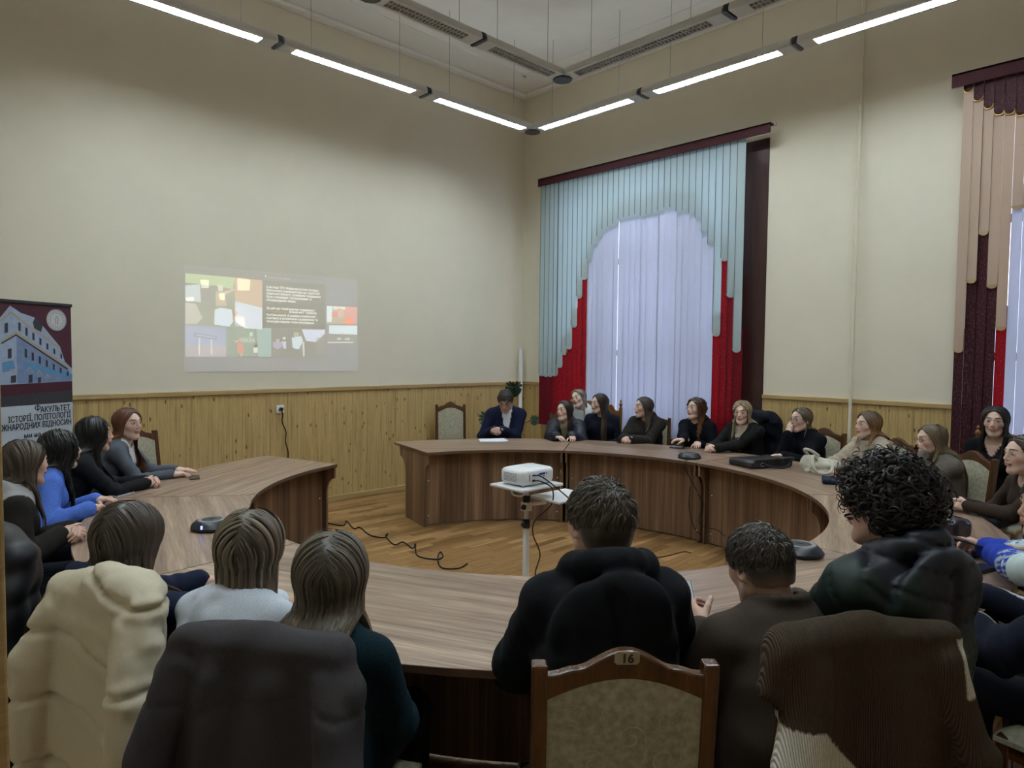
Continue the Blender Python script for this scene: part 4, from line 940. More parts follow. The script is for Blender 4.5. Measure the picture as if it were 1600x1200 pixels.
C1 = P_('person from behind with short brown hair in a black hooded winter jacket', None, (937, 741), 2.80, -1, az=22, head=(0, -2, 0), sex=1, lean=.12, near=True, hs=1.10, sw=.168, hair=dict(style='short', len=.034, col=(.072, .058, .043), n=2200, thick=.010, nape=-.062, lift=.16, hl=.02), cloth=dict(name='jacket', col=(.0085, .0095, .012), hood=.075, thick=.034, fold=.011, mat=CLOTH))
C2 = P_('person from behind with cropped dark hair in a brown blazer, looking down at a phone', None, (1188, 813), 2.84, -1, az=22, head=(0, -14, -4), sex=1, lean=.13, near=True, hair=dict(style='short', len=.026, col=(.055, .046, .036), n=2200, thick=.008, nape=-.050, lift=.12, hl=.02), cloth=dict(name='blazer', col=(.050, .037, .029), collar=.06, thick=.024, fold=.006),
        hands={'L': (px(1098, 985, z=.86), azdir(30)+A(0, 0, .35), -azdir(120)*.9+A(0, 0, .2), 'curl'), 'R': palm(px(1235, 930, z=.80), azdir(20), -.3, 'relax')})
C3 = P_('person from behind with a mop of black curls in a dark green puffer jacket', None, (1383, 700), 2.94, -1, az=14, head=(0, -4, 4), sex=1, lean=.04, near=True, hs=1.03, sw=.165, dz=-.045, hair=dict(style='curly', len=.098, col=(.012, .009, .008), n=800, thick=.03, nape=-.085, w=.0065, hl=.06), cloth=dict(name='puffer_jacket', col=(.012, .024, .021), mat=NYLON, hood=.05, thick=.030, puff=(.075, .010), paint=hoodpaint(A(.010, .012, .020), -.07, .19)))
# ---- right-hand edge
def piping(V, col, i):
    for s_ in (-1, 1):
        a, e, w_ = i['arms'][s_][:3]; t_ = (V-a)@unit(e-a)
    m_ = np.abs(np.abs(i['lx'])-.15-.10*np.clip(-i['lz'], 0, .3)) < .006; col[m_] = (.5, .5, .5); return col
R1 = P_('person in a navy track jacket with thin white piping, face outside the picture', 'upholstered chair of the person in the piped navy jacket', (1676, 800), 3.06, -1, az=12, sex=1, lean=.10, near=True, hair=dict(style='short', len=.05, col=DB, n=600), cloth=dict(name='track_jacket', col=(.008, .010, .020), thick=.03, collar=.04, paint=piping))
def blue_sleeve(V, col, i):
    for s_ in (-1, 1):
        a, e, w_ = i['arms'][s_][:3]; L_ = np.linalg.norm(w_-e); t_ = (V-e)@unit(w_-e); dd = dist(cap(e, w_, .055), V); m_ = (dd < .02) & (t_ > -.08); col[m_] = (.018, .045, .34)
        k_ = m_ & (t_ < .10) & (t_ > -.03) & ((np.sin(V[:, 0]*260)+np.sin(V[:, 2]*260+V[:, 1]*160)) > .2); col[k_] = (.35, .42, .46)
    return col
R2 = P_('person in a pale mint top with vivid blue sleeves holding a phone', 'upholstered chair of the person with the blue sleeves', (1645, 738), 2.92, -1, az=-38, sex=1, lean=.14, skin=(.52, .33, .25), near=True, hair=dict(style='short', len=.05, col=DB, n=600), cloth=dict(name='sweatshirt', col=(.52, .62, .62), thick=.03, fold=.009, paint=blue_sleeve),
        hands=clasp(px(1520, 852, z=.80), src(at(1612, 740, 2.9, -1))))
R3 = P_('person in a fitted brown top with hair pulled back, hands clasped', 'upholstered chair of the person in the brown top', (1600, 676), 2.98, 1, az=-44, lean=.17, skin=PALE, bodyaz=-42, hair=dict(style='bob', len=.15, col=(.045, .03, .02), n=420, back=.9, thick=.008), cloth=dict(name='long_sleeved_top', col=(.040, .026, .020), thick=.008, neck=.085, fold=.005), hands=clasp(px(1490, 786, z=.80), src(at(1592, 676, 2.98, 1))))
R4 = P_('person with long dark hair in a black V-neck top, arms folded, in the second row', 'carved oak chair with turned finials by the peach blind', (1556, 632), 3.55, 1, kind=1, az=-92, lean=.03, lap=True, skin=PALE, bodyaz=-80, hair=dict(style='long', len=.40, col=(.022, .015, .012), n=480, back=.1), cloth=dict(name='top', col=(.006, .006, .007), thick=.008, neck=.08, vneck=(.13, .07)))
s = at(1455, 660, 3.0, 1); hk = s+A(0, 0, -.20)
R5 = P_('person with long dark-blond hair and glasses resting cheek on hand', 'upholstered chair of the long-haired person resting cheek on hand', (1456, 660), 2.98, 1, az=-44, head=(0, -4, 4), lean=.06, skin=FAIR, hair=dict(style='long', len=.50, col=(.12, .088, .05), tip=(.26, .19, .11), n=520, back=.5, hl=.15), cloth=dict(name='sweater', col=(.12, .105, .088), mat=KNIT, thick=.02), extra=dict(glasses=BLACK),
        hands={'L': (s+azdir(-44)*.075+azdir(-134)*.06+A(0, 0, -.235), A(0, 0, 1)+azdir(-44)*.1, azdir(-134)*1., 'curl', azdir(-60)*.4+A(0, 0, -1)), 'R': palm(px(1440, 768, z=.79), azdir(-60), -.4, 'relax')})
R6 = P_('person with long copper-blond hair in a fuzzy beige sweater', 'upholstered chair of the person in the fuzzy beige sweater', (1357, 640), 3.0, 1, az=-50, head=(0, 2, 0), lean=.05, skin=PALE, hair=dict(style='long', len=.24, col=(.10, .065, .036), tip=(.30, .15, .05), n=480, back=.3), cloth=dict(name='sweater', col=(.37, .31, .24), mat=KNIT, thick=.028, fold=.009))
s = at(1250, 634, 3.0, 1)
R7 = P_('person with glasses and tied-back fair hair in a black turtleneck, hand over the mouth', 'upholstered chair of the person with a hand over the mouth', (1252, 634), 3.0, 1, az=-66, lean=.09, skin=PALE, hair=dict(style='bob', len=.19, col=(.10, .072, .045), tip=(.16, .115, .07), n=420, back=.9, thick=.008), cloth=dict(name='turtleneck', col=(.007, .0075, .010), turtle=1, neck=0, thick=.022, mat=KNIT), extra=dict(glasses=BLACK),
        hands={'R': (s+azdir(-66)*.12+azdir(24)*.012+A(0, 0, -.265), A(0, 0, 1)-azdir(-66)*.25, azdir(-66)*1., 'relax', azdir(-66)*.4+A(0, 0, -1)), 'L': palm(px(1225, 712, z=.79), azdir(-60), .5, 'relax')})
s = at(1160, 624, 3.0, 1)
R8 = P_('person with long straight blond hair in a black blazer, hands folded on the table', 'upholstered chair of the blond person in the black blazer', (1160, 624), 2.93, 1, az=-102, head=(0, -3, 0), lean=.10, skin=PALE, hair=dict(style='long', len=.33, col=(.30, .225, .13), tip=(.42, .34, .22), brow=(.10, .07, .04), n=480, back=.2), cloth=dict(name='blazer', col=(.010, .010, .010), thick=.02, vneck=(.26, .07, (.45, .36, .30)), collar=.02), hands=clasp(px(1106, 701, z=.79), src(s)))
s = at(1085, 620, 3.0, 1)
R9 = P_('person with curly auburn hair and round glasses in a black sweater', 'upholstered chair of the person with curly auburn hair', (1087, 620), 3.0, 1, az=-78, head=(0, 9, 0), lean=.11, skin=PALE, hair=dict(style='curlylong', len=.32, col=(.060, .026, .014), tip=(.17, .065, .025), n=420, back=.2, thick=.022, w=.011), cloth=dict(name='sweater', col=(.007, .0075, .011), thick=.02, mat=KNIT), extra=dict(glasses=GREY),
        hands={'R': palm(px(1070, 698, z=.80), azdir(-10), -.6, 'relax'), 'L': palm(px(1090, 692, z=.80), azdir(-150), .6, 'relax')})
s = at(1003, 618, 3.0, 1)
R10 = P_('person with shoulder-length brown hair in a dark brown hooded jacket', 'upholstered chair of the person in the brown hooded jacket', (1006, 618), 3.0, 1, az=-58, head=(0, 2, 0), lean=.12, skin=PALE, hair=dict(style='bob', len=.25, col=(.038, .025, .018), tip=(.075, .05, .034), n=460, back=.35), cloth=dict(name='jacket', col=(.022, .018, .015), thick=.03, hood=.04, fold=.009), hands=clasp(px(978, 687, z=.795), src(s)))
R11 = P_('person with very long straight brown hair in a navy top', 'carved oak chair with finials in front of the white blind', (937, 613), 3.2, 1, kind=1, az=-68, lap=True, lean=.08, skin=PALE, hair=dict(style='long', len=.50, col=(.024, .015, .010), tip=(.055, .035, .022), n=480, back=.2), cloth=dict(name='top', col=(.010, .011, .020), thick=.014))
s = at(882, 624, 2.95, 1)
R12 = P_('person with long brown hair leaning forward in an open navy puffer jacket', 'upholstered chair of the person in the navy puffer', (882, 624), 2.93, 1, az=-92, head=(0, 6, 5), lean=.34, skin=PALE, hair=dict(style='long', len=.36, col=(.026, .017, .012), n=440, back=.15), cloth=dict(name='puffer_jacket', col=(.010, .012, .022), mat=NYLON, thick=.036, puff=(.07, .008), collar=.05, vneck=(.4, .055, (.30, .25, .15))), hands={'R': palm(px(868, 682, z=.8), azdir(-140), -.6, 'relax'), 'L': palm(px(893, 682, z=.8), azdir(-170), .6, 'relax')})
R13 = P_('person with ash-blond hair in a white jacket, second row in front of the crimson slats', 'carved oak chair behind the person in the navy puffer', (904, 606), 3.48, 1, kind=1, az=-98, head=(0, 4, 14), lap=True, lean=.12, side=.10, skin=PALE, hair=dict(style='bob', len=.22, col=(.21, .17, .125), tip=(.30, .25, .19), brow=(.1, .07, .05), n=420, back=.5), cloth=dict(name='jacket', col=(.50, .51, .52), thick=.036, fold=.010, hood=.035))
s = at(790, 608, 3.05, 1); G = at(775, 676, 2.86, 1); G[2] = .83
M1 = P_('person in a navy suit and open white shirt looking down at hands over the paper', 'upholstered chair of the person in the navy suit', (790, 608), 3.05, 1, az=-128, head=(0, -28, 0), sex=1, lean=.12, sw=.165, skin=(.46, .29, .21), hair=dict(style='short', len=.045, col=(.014, .011, .010), n=700, lift=.2), cloth=dict(name='suit_jacket', col=(.009, .012, .034), thick=.026, vneck=(.34, .055, (.66, .67, .70)), collar=.03), hands=clasp(G, src(s), 'curl'), extra=dict(glasses=BLACK))
e = at(250, 657, 3.36, 1); chair(e[0], e[1], 'empty upholstered chair beside the red-haired person at the table end')
c16 = C1['root']-C1['f']*.03; C16 = chair(c16[0], c16[1], 'walnut-framed upholstered chair with the number 16 plate on its crest', math.atan2(C1['f'][1], C1['f'][0])-math.pi/2)
e = at(709, 630, 3.6, 1)-A(.2, .2, 0)*0; CHE = chair(e[0], e[1], 'empty upholstered chair between the table gap and the person in the suit'); CHE.scale = (.86, .95, 1.07)

for i_, lab_ in ((L6, 'low upholstered stool under the person in the white sweatshirt'), (C2, 'low upholstered stool under the person in the brown blazer')):
    t = empty('stool', tuple(i_['root']), label=lab_, cat='stool', group='stools at the near side'); m = MB(); m.lathe([(.19, .40), (.20, .42), (.20, .45), (.18, .47)], n=20); m.build('seat', FAB, t, smooth=True)
    for k in range(4): a = math.pi/4+k*math.pi/2; m = MB(); m.tube([(.13*math.cos(a), .13*math.sin(a), .40), (.17*math.cos(a), .17*math.sin(a), 0)], .018, 8); m.build('leg', CHW, t, smooth=True)

# ================================================================ garments hung over chairs (chair space: back of the chair at -Y)
def hung(ch, name, label, cat, prims, h, disp, mat, colf, dz=0):
    V, Q = surf(prims, h, disp, .04); o = link(name, npmesh(name, V, Q, mat, colf(V)), None, (ch.location.x, ch.location.y, 0), ch.rotation_euler[:]); return tag(o, label, cat, 'garments hung over the chairs')
def drape(W, zb, th=.022, flare=.05, sl=.055, zc=1.0, zs=.5, hump=.045, front=.25, k=.045):
    yb = loc_y(.95)
    P = [cap((-W, yb, zc), (0, yb-.005, zc+hump), th*1.5, th*1.4, k=k), cap((W, yb, zc), (0, yb-.005, zc+hump), th*1.5, th*1.4, k=k)]
    zm = (zc+zb)/2
    P += [rbox((0, yb-.032, zc-.14), (W+th, th, .17), th*.9, k=.05), rbox((0, yb-.05, zm-.05), (W+th+flare*.5, th, (zc-zb)/2), th*.9, rotx(-.05), k=.05), rbox((0, yb-.06, zb+.1), (W+flare, th, .14), th*.9, k=.06)]
    P += [rbox((0, yb+.045, zc-front/2), (W-.01, th*.8, front/2+.02), th*.7, k=.04)]
    for s in (-1, 1): P += [cap((s*(W-.015), yb-.035, zc-.05), (s*(W+.045), yb-.085, (zc+zs)/2), sl*.9, sl, k=.012), cap((s*(W+.045), yb-.085, (zc+zs)/2), (s*(W+.06), yb-.10, zs-.12), sl, sl*.85, k=.015)]
    return P
const = lambda c: (lambda V: np.tile(A(*c), (len(V), 1)))
def nf(V, n): return noise3(V*n)
def placed(mx_, az, lab):
    """chair whose back-top middle is at mx_ and which faces bearing az"""
    f = azdir(az); o = A(mx_[0], mx_[1], 0)+f*.27; return chair(o[0], o[1], lab, math.atan2(f[1], f[0])-math.pi/2)
chG = placed((-6.16, -5.31), 56, 'upholstered chair hidden under the charcoal coat')
chK = placed((-6.33, -4.60), 72, 'upholstered chair with the cream puffer jacket hung over it')
chC = placed((-5.02, -6.31), 36, 'upholstered chair with the brown corduroy jacket hung over it')
chB = placed((-6.52, -3.93), 84, 'upholstered chair with the black puffer jacket hung over it')
hung(chG, 'charcoal_coat', 'charcoal grey wool coat draped over a chair back', 'coat', drape(.195, .18, th=.024, flare=.10, zc=.995, hump=.015, k=.025), .0085,
     lambda P: .017*np.sin(P[:, 0]*38+2.5*nf(P, 3)+1.2)*np.clip((1.03-P[:, 2])/.10, 0, 1)*np.clip((-.25-P[:, 1])/.02, 0, 1)+.012*nf(P, A(9, 9, 4))+.004*nf(P, 16)+.006*np.exp(-((P[:, 2]-.885-.02*np.sin(P[:, 0]*12))/.006)**2)*(P[:, 1] < -.27), CLOTH, const((.050, .046, .050)))
KP = drape(.195, .12, th=.032, flare=.10, sl=.065, zc=.965, zs=.55, hump=.055, k=.03)+[ell((.07, loc_y(.95)+.02, 1.0), (.14, .075, .055), k=.035)]
def kq(P):
    z = P[:, 2]+.03*np.sin(P[:, 0]*9)+.05*P[:, 0]; z = z+.10*np.abs(P[:, 0]+.02); s = np.abs(np.sin(math.pi*(z-.02)/.205)); return -.024*(np.clip(s*3.5, 0, 1)**.5-.85)+.007*nf(P, 11)+.006*nf(P, A(34, 34, 10))*np.exp(-(s/.5)**2)+.003*nf(P, 45)
hung(chK, 'puffer_jacket', 'cream quilted puffer jacket draped over a chair back', 'jacket', KP, .009, kq, vcol('cream_nylon', .6, .25, 200, .1, .05), const((.56, .50, .37)))
def bq_(P): return -.014*(np.abs(np.sin(math.pi*P[:, 2]/.11))**.5-.5)+.007*nf(P, 13)
hung(chB, 'puffer_jacket', 'black puffer jacket draped over a chair back beside the door post', 'jacket', drape(.20, .12, th=.045, flare=.1, sl=.075, zc=1.0, hump=.04), .011, bq_, NYLON, const((.0075, .008, .0105)))
yb_ = loc_y(.95)
CP = drape(.205, .12, th=.022, flare=.07, sl=.06, zc=1.0, zs=.45, hump=.035)+[cap((-.24, yb_-.02, .99), (-.05, yb_-.01, 1.04), .045, .03, k=.04), cap((-.27, yb_-.03, .90), (-.23, yb_-.02, 1.0), .04, .045, k=.04)]
def cpaint(V):
    c = np.tile(A(.085, .060, .041), (len(V), 1)); x, y, z = V.T
    a = (y < yb_-.0) & (x < -.055-.30*(.80-z)*-0.9+.0) & (z < .83-.0*x) & (z > .66) & (x < -.21+(.86-z)*.95); c[a] = (.84, .80, .69)
    b = (x > .205) & (z > .88) & (z < 1.01) & (y < -.2); c[b] = (.84, .80, .69); return c
hung(chC, 'corduroy_jacket', 'brown corduroy jacket with cream patches draped over a chair back', 'jacket', CP, .0075, lambda P: .018*np.sin(P[:, 0]*24+1.5+2*nf(P, 3))*np.clip((1.0-P[:, 2])/.15, 0, 1)*(P[:, 1] < yb_-.01)+.004*nf(P, 14), CORD, cpaint)
c8 = R8['chair']; hp = [ell((-.02, -.22, 1.02), (.23, .11, .14), k=.05), rbox((0, -.26, .72), (.24, .05, .35), .045, k=.06), cap((.20, -.16, 1.05), (.22, -.12, .62), .055, .05, k=.03), ell((-.02, -.12, 1.08), (.15, .07, .07), k=.04)]
hung(c8, 'winter_coat', 'black winter coat with cream fleece lining bunched over a chair', 'coat', hp, .011, lambda P: .014*nf(P, 12)+.006*nf(P, 28), CLOTH, lambda V: np.where(((V[:, 0] > .15) & (V[:, 1] > -.22) & (V[:, 2] < 1.03))[:, None], A(.32, .31, .27), A(.009, .010, .016)))

# ================================================================ number plate and embossed scrolls on chair 16
pl = MB(); oc = .007; pts = [(-.030, -.010), (-.024, -.016), (.024, -.016), (.030, -.010), (.030, .010), (.024, .016), (-.024, .016), (-.030, .010)]
def back_pt(u, v, d): return (u, loc_y(v)-d, v)
pl.prism([(u, v+1.003) for u, v in pts], .017, .0185, lambda u, v, d: back_pt(u, v, d)); plate = pl.build('number_plate', plain('ivory_plate', (.34, .29, .20), .6), C16)
tm = text_mesh('16', .030, .0004, 'CENTER', .0012); tm.materials.append(plain('plate_ink', (.02, .013, .01), .6)); lt = link('lettering', tm, plate, (0.001, loc_y(.992)-.0192, .9925), (math.pi/2+.0997, 0, 0))
def spiral(cx, cy, r0, turns, a0, tail, sgn=1):
    pts = [(cx+r0*(1-t*.78)*math.cos(a0+sgn*t*turns*2*math.pi), cy+r0*(1-t*.78)*math.sin(a0+sgn*t*turns*2*math.pi)) for t in np.linspace(0, 1, 26)]
    return [p for p in tail]+pts
def on_back(u, v):
    W = .205; j = (u+W-.017)/(2*W-.034); bt = .885+.062*math.cos(u/W*math.pi/2)+.004; i = (v-.525)/(bt-.525); b = .012*min(1, 6*i*(1-i))*min(1, 5*j*(1-j)); return (u, loc_y(v)-.0125-b, v)
scr = [spiral(-.075, .735, .045, 1.35, -.6-math.pi/2, [(.02, .69), (-.03, .675)], -1), spiral(.015, .80, .035, 1.2, 0.3, [(.045, .735), (.055, .77)], 1), spiral(.10, .745, .04, 1.2, 0, [(.14, .80)], -1), spiral(-.06, .63, .03, 1.2, -.5, [(-.13, .66), (-.10, .612)], 1), spiral(.04, .60, .045, 1.3, math.pi, [(-.012, .54)], -1), spiral(.13, .60, .035, 1.3, math.pi, [], -1), spiral(-.15, .71, .03, .6, .6, [], -1)]
for s_ in scr:
    pts = [on_back(u, v) for u, v in catmull(s_, 2) if abs(u) < .18 and .53 < v < .93]
    if len(pts) > 3: m = MB(); m.tube(pts, .0036, 6); m.build('scroll', FABD, C16, smooth=True)
for (u, v, an, L_) in ((-.115, .865, 2.4, .05), (-.075, .86, 1.25, .05), (-.13, .82, 3.0, .05), (.07, .85, 1.8, .04), (.095, .84, 1.4, .04), (.125, .85, .9, .05), (-.115, .64, 2.3, .06)):
    ol = [(u+L_*(.5*math.cos(t)*math.cos(an)-.26*math.sin(t)*math.sin(an)*abs(math.sin(t))**.3), v+L_*(.5*math.cos(t)*math.sin(an)+.26*math.sin(t)*math.cos(an)*abs(math.sin(t))**.3)) for t in np.linspace(0, 2*math.pi, 17)]
    pts = [on_back(a, min(b, .93)) for a, b in ol]; m = MB(); m.tube(pts, .002, 4, False)
    for q in np.linspace(-.3, .3, 4): m.tube([on_back(u+L_*(q*math.cos(an)-w_*math.sin(an)), min(.93, v+L_*(q*math.sin(an)+w_*math.cos(an)))) for w_ in (-.16, 0, .16)], .0014, 4)
    m.build('leaf_motif', FABD, C16, smooth=True)

# ================================================================ projector on its stand
PX, PY = -3.66, -3.74
f2 = azdir(0)
st_ = empty('projector_stand', (PX, PY, 0), label='white floor stand with square pole and two trays', cat='stand')
m = MB(); m.box((-.017, -.017, .03), (.017, .017, .60)); m.build('pole', WHITE, st_, bevel=.004)
m = MB(); m.tube([(0, 0, .58), (0, 0, .83)], .013, 12); m.build('inner_pole', WHITE, st_, smooth=True)
for z_ in (.575, .735): m = MB(); m.lathe([(.026, z_-.03), (.026, z_+.03)], (0, 0, 0), 14); m.build('clamp_collar', BLACK, st_, smooth=True)
for z_ in (.585, .70): m = MB(); m.tube([(-.02, -.012, z_), (-.06, -.035, z_)], .007, 8); m.lathe([(.012, -.012), (.019, -.008), (.019, .008), (.012, .012)], (-.066, -.04, z_), 8, 'y'); m.build('clamp_knob', BLACK, st_, smooth=True)
m = MB(); m.box((-.028, -.028, .66), (.028, .028, .72)); m.build('bracket', WHITE, st_, bevel=.004)
Rt = rotz(.0)
m = MB(); m.box((-.20, -.16, .83), (.19, .15, .848)); m.build('upper_tray', WHITE, st_, bevel=.006)
m = MB(); m.tube([(.0, 0, .70), (.12, -.07, .71)], .012, 8); m.box((.05, -.25, .735), (.42, .03, .752)); m.build('lower_tray', WHITE, st_, bevel=.006)
m = MB(); m.tube(catmull([(-.10, .05, .828), (-.13, .0, .79), (-.08, -.03, .775), (-.03, -.02, .80), (-.05, .03, .828)], 6), .006, 7); m.build('tilt_hinge', WHITE, st_, smooth=True)
for k in range(4): a = math.pi/4+k*math.pi/2; m = MB(); m.tube([(0, 0, .045), (.30*math.cos(a), .30*math.sin(a), .03)], .014, 8); m.lathe([(.02, 0), (.02, .04)], (.31*math.cos(a), .31*math.sin(a), 0), 10); m.build('foot', WHITE, st_, smooth=True)
pj = empty('projector', (PX, PY-.005, .85), label='white data projector with rear sockets and vents on the stand', cat='projector')
rr_ = .045; prf = []
for cx_, cy_, a0 in ((.155-rr_, .115-rr_, 0), (-.155+rr_, .115-rr_, math.pi/2), (-.155+rr_, -.115+rr_, math.pi), (.155-rr_, -.115+rr_, 1.5*math.pi)):
    prf += [(cx_+rr_*math.cos(a0+t), cy_+rr_*math.sin(a0+t)) for t in np.linspace(0, math.pi/2, 6)]
m = MB(); n_ = len(prf); rings = [(.93, .012), (1, .03), (1, .085), (.97, .098), (.90, .106), (.72, .113)]
vs = [(u*s_, v*s_, z_) for s_, z_ in rings for u, v in prf]; m.add(vs, [(i*n_+k, i*n_+(k+1) % n_, (i+1)*n_+(k+1) % n_, (i+1)*n_+k) for i in range(len(rings)-1) for k in range(n_)]+[tuple(range(n_-1, -1, -1)), tuple((len(rings)-1)*n_+k for k in range(n_))]); m.build('casing', WHITE, pj, smooth=True)
SLOT = plain('vent_shadow', (.05, .05, .055), .6); VGA = plain('blue_socket', (.015, .03, .30), .4)
for i in range(7):
    for j in range(6): m = MB(); m.box((-.1562, -.055+j*.02+(i % 2)*.006, .032+i*.008), (-.155, -.043+j*.02+(i % 2)*.006, .035+i*.008)); m.build('vent_slot', SLOT, pj)
for (x0, x1, z0_, z1_, mt) in ((-.07, -.045, .066, .078, SLOT), (-.072, -.045, .030, .045, SLOT), (-.005, .05, .068, .082, VGA), (-.02, -.012, .07, .078, SLOT), (.06, .068, .07, .08, SLOT), (.03, .045, .055, .062, SLOT), (-.10, -.094, .04, .08, SLOT)):
    m = MB(); m.box((x0, -.1162, z0_), (x1, -.1148, z1_)); m.build('socket', mt, pj)
m = MB(); m.tube([(.075, .112, .06), (.075, .14, .06)], .035, 16); m.build('lens', BLACK, pj, smooth=True)
for sx_, sy_ in ((-.12, -.08), (.12, -.08), (0, .09)): m = MB(); m.lathe([(.012, -.002), (.012, .016)], (sx_, sy_, 0), 10); m.build('foot', GREY, pj, smooth=True)
m = MB(); m.lathe([(.012, 0), (.016, .006), (.012, .010)], (.12, .07, .100), 10); m.build('focus_ring', WHITE, pj, smooth=True)
def wire(name, label, pts, r=.004, n=6, mat=CABLE): m = MB(); m.tube(catmull(pts, n), r, 6); return tag(m.build(name, mat, smooth=True), label, 'cable', 'black cables')
b = A(PX, PY, 0)
wire('power_cable', 'black cable hanging from the projector down the stand pole to the floor', [b+A(-.058, -.12, .888), b+A(-.03, -.16, .885), b+A(.055, -.18, .83), b+A(.06, -.17, .72), b+A(.035, -.05, .60), b+A(.03, -.035, .50), b+A(.085, -.05, .36), b+A(.03, -.06, .24), b+A(.06, -.07, .12), b+A(-.02, -.10, .02), b+A(-.10, -.16, .006)], .0045)
wire('video_cable', 'black video cable running from the projector past the lower tray', [b+A(-.055, -.12, .922), b+A(-.02, -.17, .91), b+A(.10, -.28, .78), b+A(.24, -.38, .60), b+A(.32, -.45, .3), b+A(.35, -.5, .008), b+A(.6, -.7, .006)], .0045)
fl = [(505, 816), (536, 821), (541, 814), (553, 826), (562, 824), (578, 836), (600, 840), (606, 834), (603, 838), (616, 851), (630, 847), (645, 857), (649, 850), (652, 868), (680, 874), (692, 870), (688, 862), (684, 872), (690, 887), (716, 888), (730, 881)]
wire('floor_cable', 'black cable snaking across the parquet from the table end', [(*px(a, c, z=.006)[:2], .006) for a, c in fl], .006, 5)
wire('floor_cable', 'thin black cable on the parquet towards the curved panel', [(*px(a, c, z=.005)[:2], .005) for a, c in ((1020, 872), (1045, 868), (1068, 862), (1080, 864))], .004, 5)
# ================================================================ wall socket with plug
sk = px(436.5, 639, Y=0); so = empty('wall_socket', (sk[0], -.014, sk[2]), label='white wall socket with a black plug on the wood panelling', cat='socket')
m = MB(); m.box((-.042, -.012, -.042), (.042, 0, .042)); m.build('face_plate', WHITE, so, bevel=.004); m = MB(); m.tube([(.0, -.012, 0), (0, -.045, 0)], .019, 14); m.build('plug', BLACK, so, smooth=True)
pp = [sk+A(0, -.05, -.005), sk+A(.01, -.055, -.06)]+[np.array([*px(a, c, Y=-.03)]) for a, c in ((441, 660), (447, 675), (446, 690), (450, 705), (450, 722))]+[px(450, 740, Y=-.03)+A(0, 0, -.25)]
wire('power_cable', 'black cable hanging from the wall socket behind the table end', pp, .006)

# ================================================================ slide thrown on the wall (light on paint)
YS = -.003; slide = tag(empty('projected_slide', (px(420, 500, Y=0)[0], YS, 2.0)), 'faint projected slide with photographs and white text on the wall', 'projected image'); S0 = np.array(slide.location)
def lightmat(c, s=1.0):
    k = 'projected_%03d_%03d_%03d_%02d' % (*[int(v) for v in c], int(s*10)); l = srgb(*c); return emit(k, l, s, (.73, .675, .545))
def zp(pts, d): return [tuple(px(270+a/5.3333, 390+b_/5.3333, Y=YS-d)-S0) for a, b_ in pts]
def quadz(parent, name, pts, c, d, s=.35): m = MB(); m.add(zp(pts, d), [tuple(range(len(pts)))]); return m.build(name, lightmat(c, s), parent)
quadz(slide, 'backdrop', [(95, 130), (1537, 250), (1545, 1012), (93, 1020)], (120, 125, 165), .0, .22)
quadz(slide, 'title_bar', [(100, 140), (1275, 240), (1275, 262), (750, 222), (745, 250), (103, 196)], (120, 120, 150), .001, .12)
quadz(slide, 'text_panel', [(748, 255), (1272, 290), (1272, 660), (748, 650)], (60, 66, 60), .001, .1)
ph = quadz(slide, 'photo', [(104, 196), (745, 255), (745, 665), (104, 630)], (150, 165, 140), .001, .30)
for pts, c in (([(104, 196), (520, 232), (500, 330), (350, 300), (104, 275)], (170, 195, 140)), ([(515, 232), (745, 255), (745, 480), (520, 430)], (200, 160, 125)), ([(520, 430), (745, 485), (745, 665), (600, 655), (520, 600)], (215, 225, 245)), ([(104, 300), (225, 290), (235, 440), (104, 420)], (190, 205, 215)), ([(535, 240), (645, 250), (640, 340), (540, 340)], (225, 225, 235)), ([(235, 320), (310, 310), (330, 430), (245, 425)], (110, 105, 110)), ([(275, 425), (330, 430), (300, 550), (285, 550)], (120, 115, 110)), ([(228, 250), (300, 255), (300, 320), (240, 320)], (235, 240, 240)), ([(104, 440), (190, 450), (250, 570), (200, 620), (104, 620)], (190, 185, 175)), ([(110, 400), (180, 400), (175, 430), (110, 430)], (235, 235, 235)), ([(355, 350), (430, 350), (450, 470), (360, 470)], (185, 165, 135)), ([(375, 295), (420, 300), (415, 345), (380, 345)], (225, 225, 225)), ([(425, 350), (515, 325), (520, 338), (430, 378)], (215, 180, 155)), ([(385, 365), (435, 365), (430, 420), (390, 420)], (235, 235, 235)), ([(350, 500), (400, 485), (490, 500), (505, 600), (470, 640), (345, 625)], (215, 232, 248)), ([(510, 550), (590, 560), (610, 645), (520, 640)], (165, 175, 200)), ([(505, 500), (545, 520), (530, 560), (505, 555)], (150, 90, 85))):
    quadz(ph, 'picture_patch', pts, c, .002, .55)
p2 = quadz(slide, 'photo', [(104, 630), (446, 640), (446, 893), (104, 893)], (165, 180, 230), .001, .40)
for pts, c in (([(104, 795), (446, 798), (446, 893), (104, 893)], (170, 160, 175)), ([(178, 692), (366, 725), (362, 750), (176, 722)], (60, 80, 130)), ([(186, 700), (358, 730), (355, 742), (184, 714)], (190, 205, 235)), ([(218, 735), (227, 735), (224, 880), (214, 880)], (220, 225, 240)), ([(316, 748), (325, 748), (328, 870), (318, 870)], (225, 230, 240))): quadz(p2, 'picture_patch', pts, c, .002, .55)
p3 = quadz(slide, 'photo', [(448, 660), (820, 652), (820, 895), (448, 893)], (125, 165, 150), .001, .30)
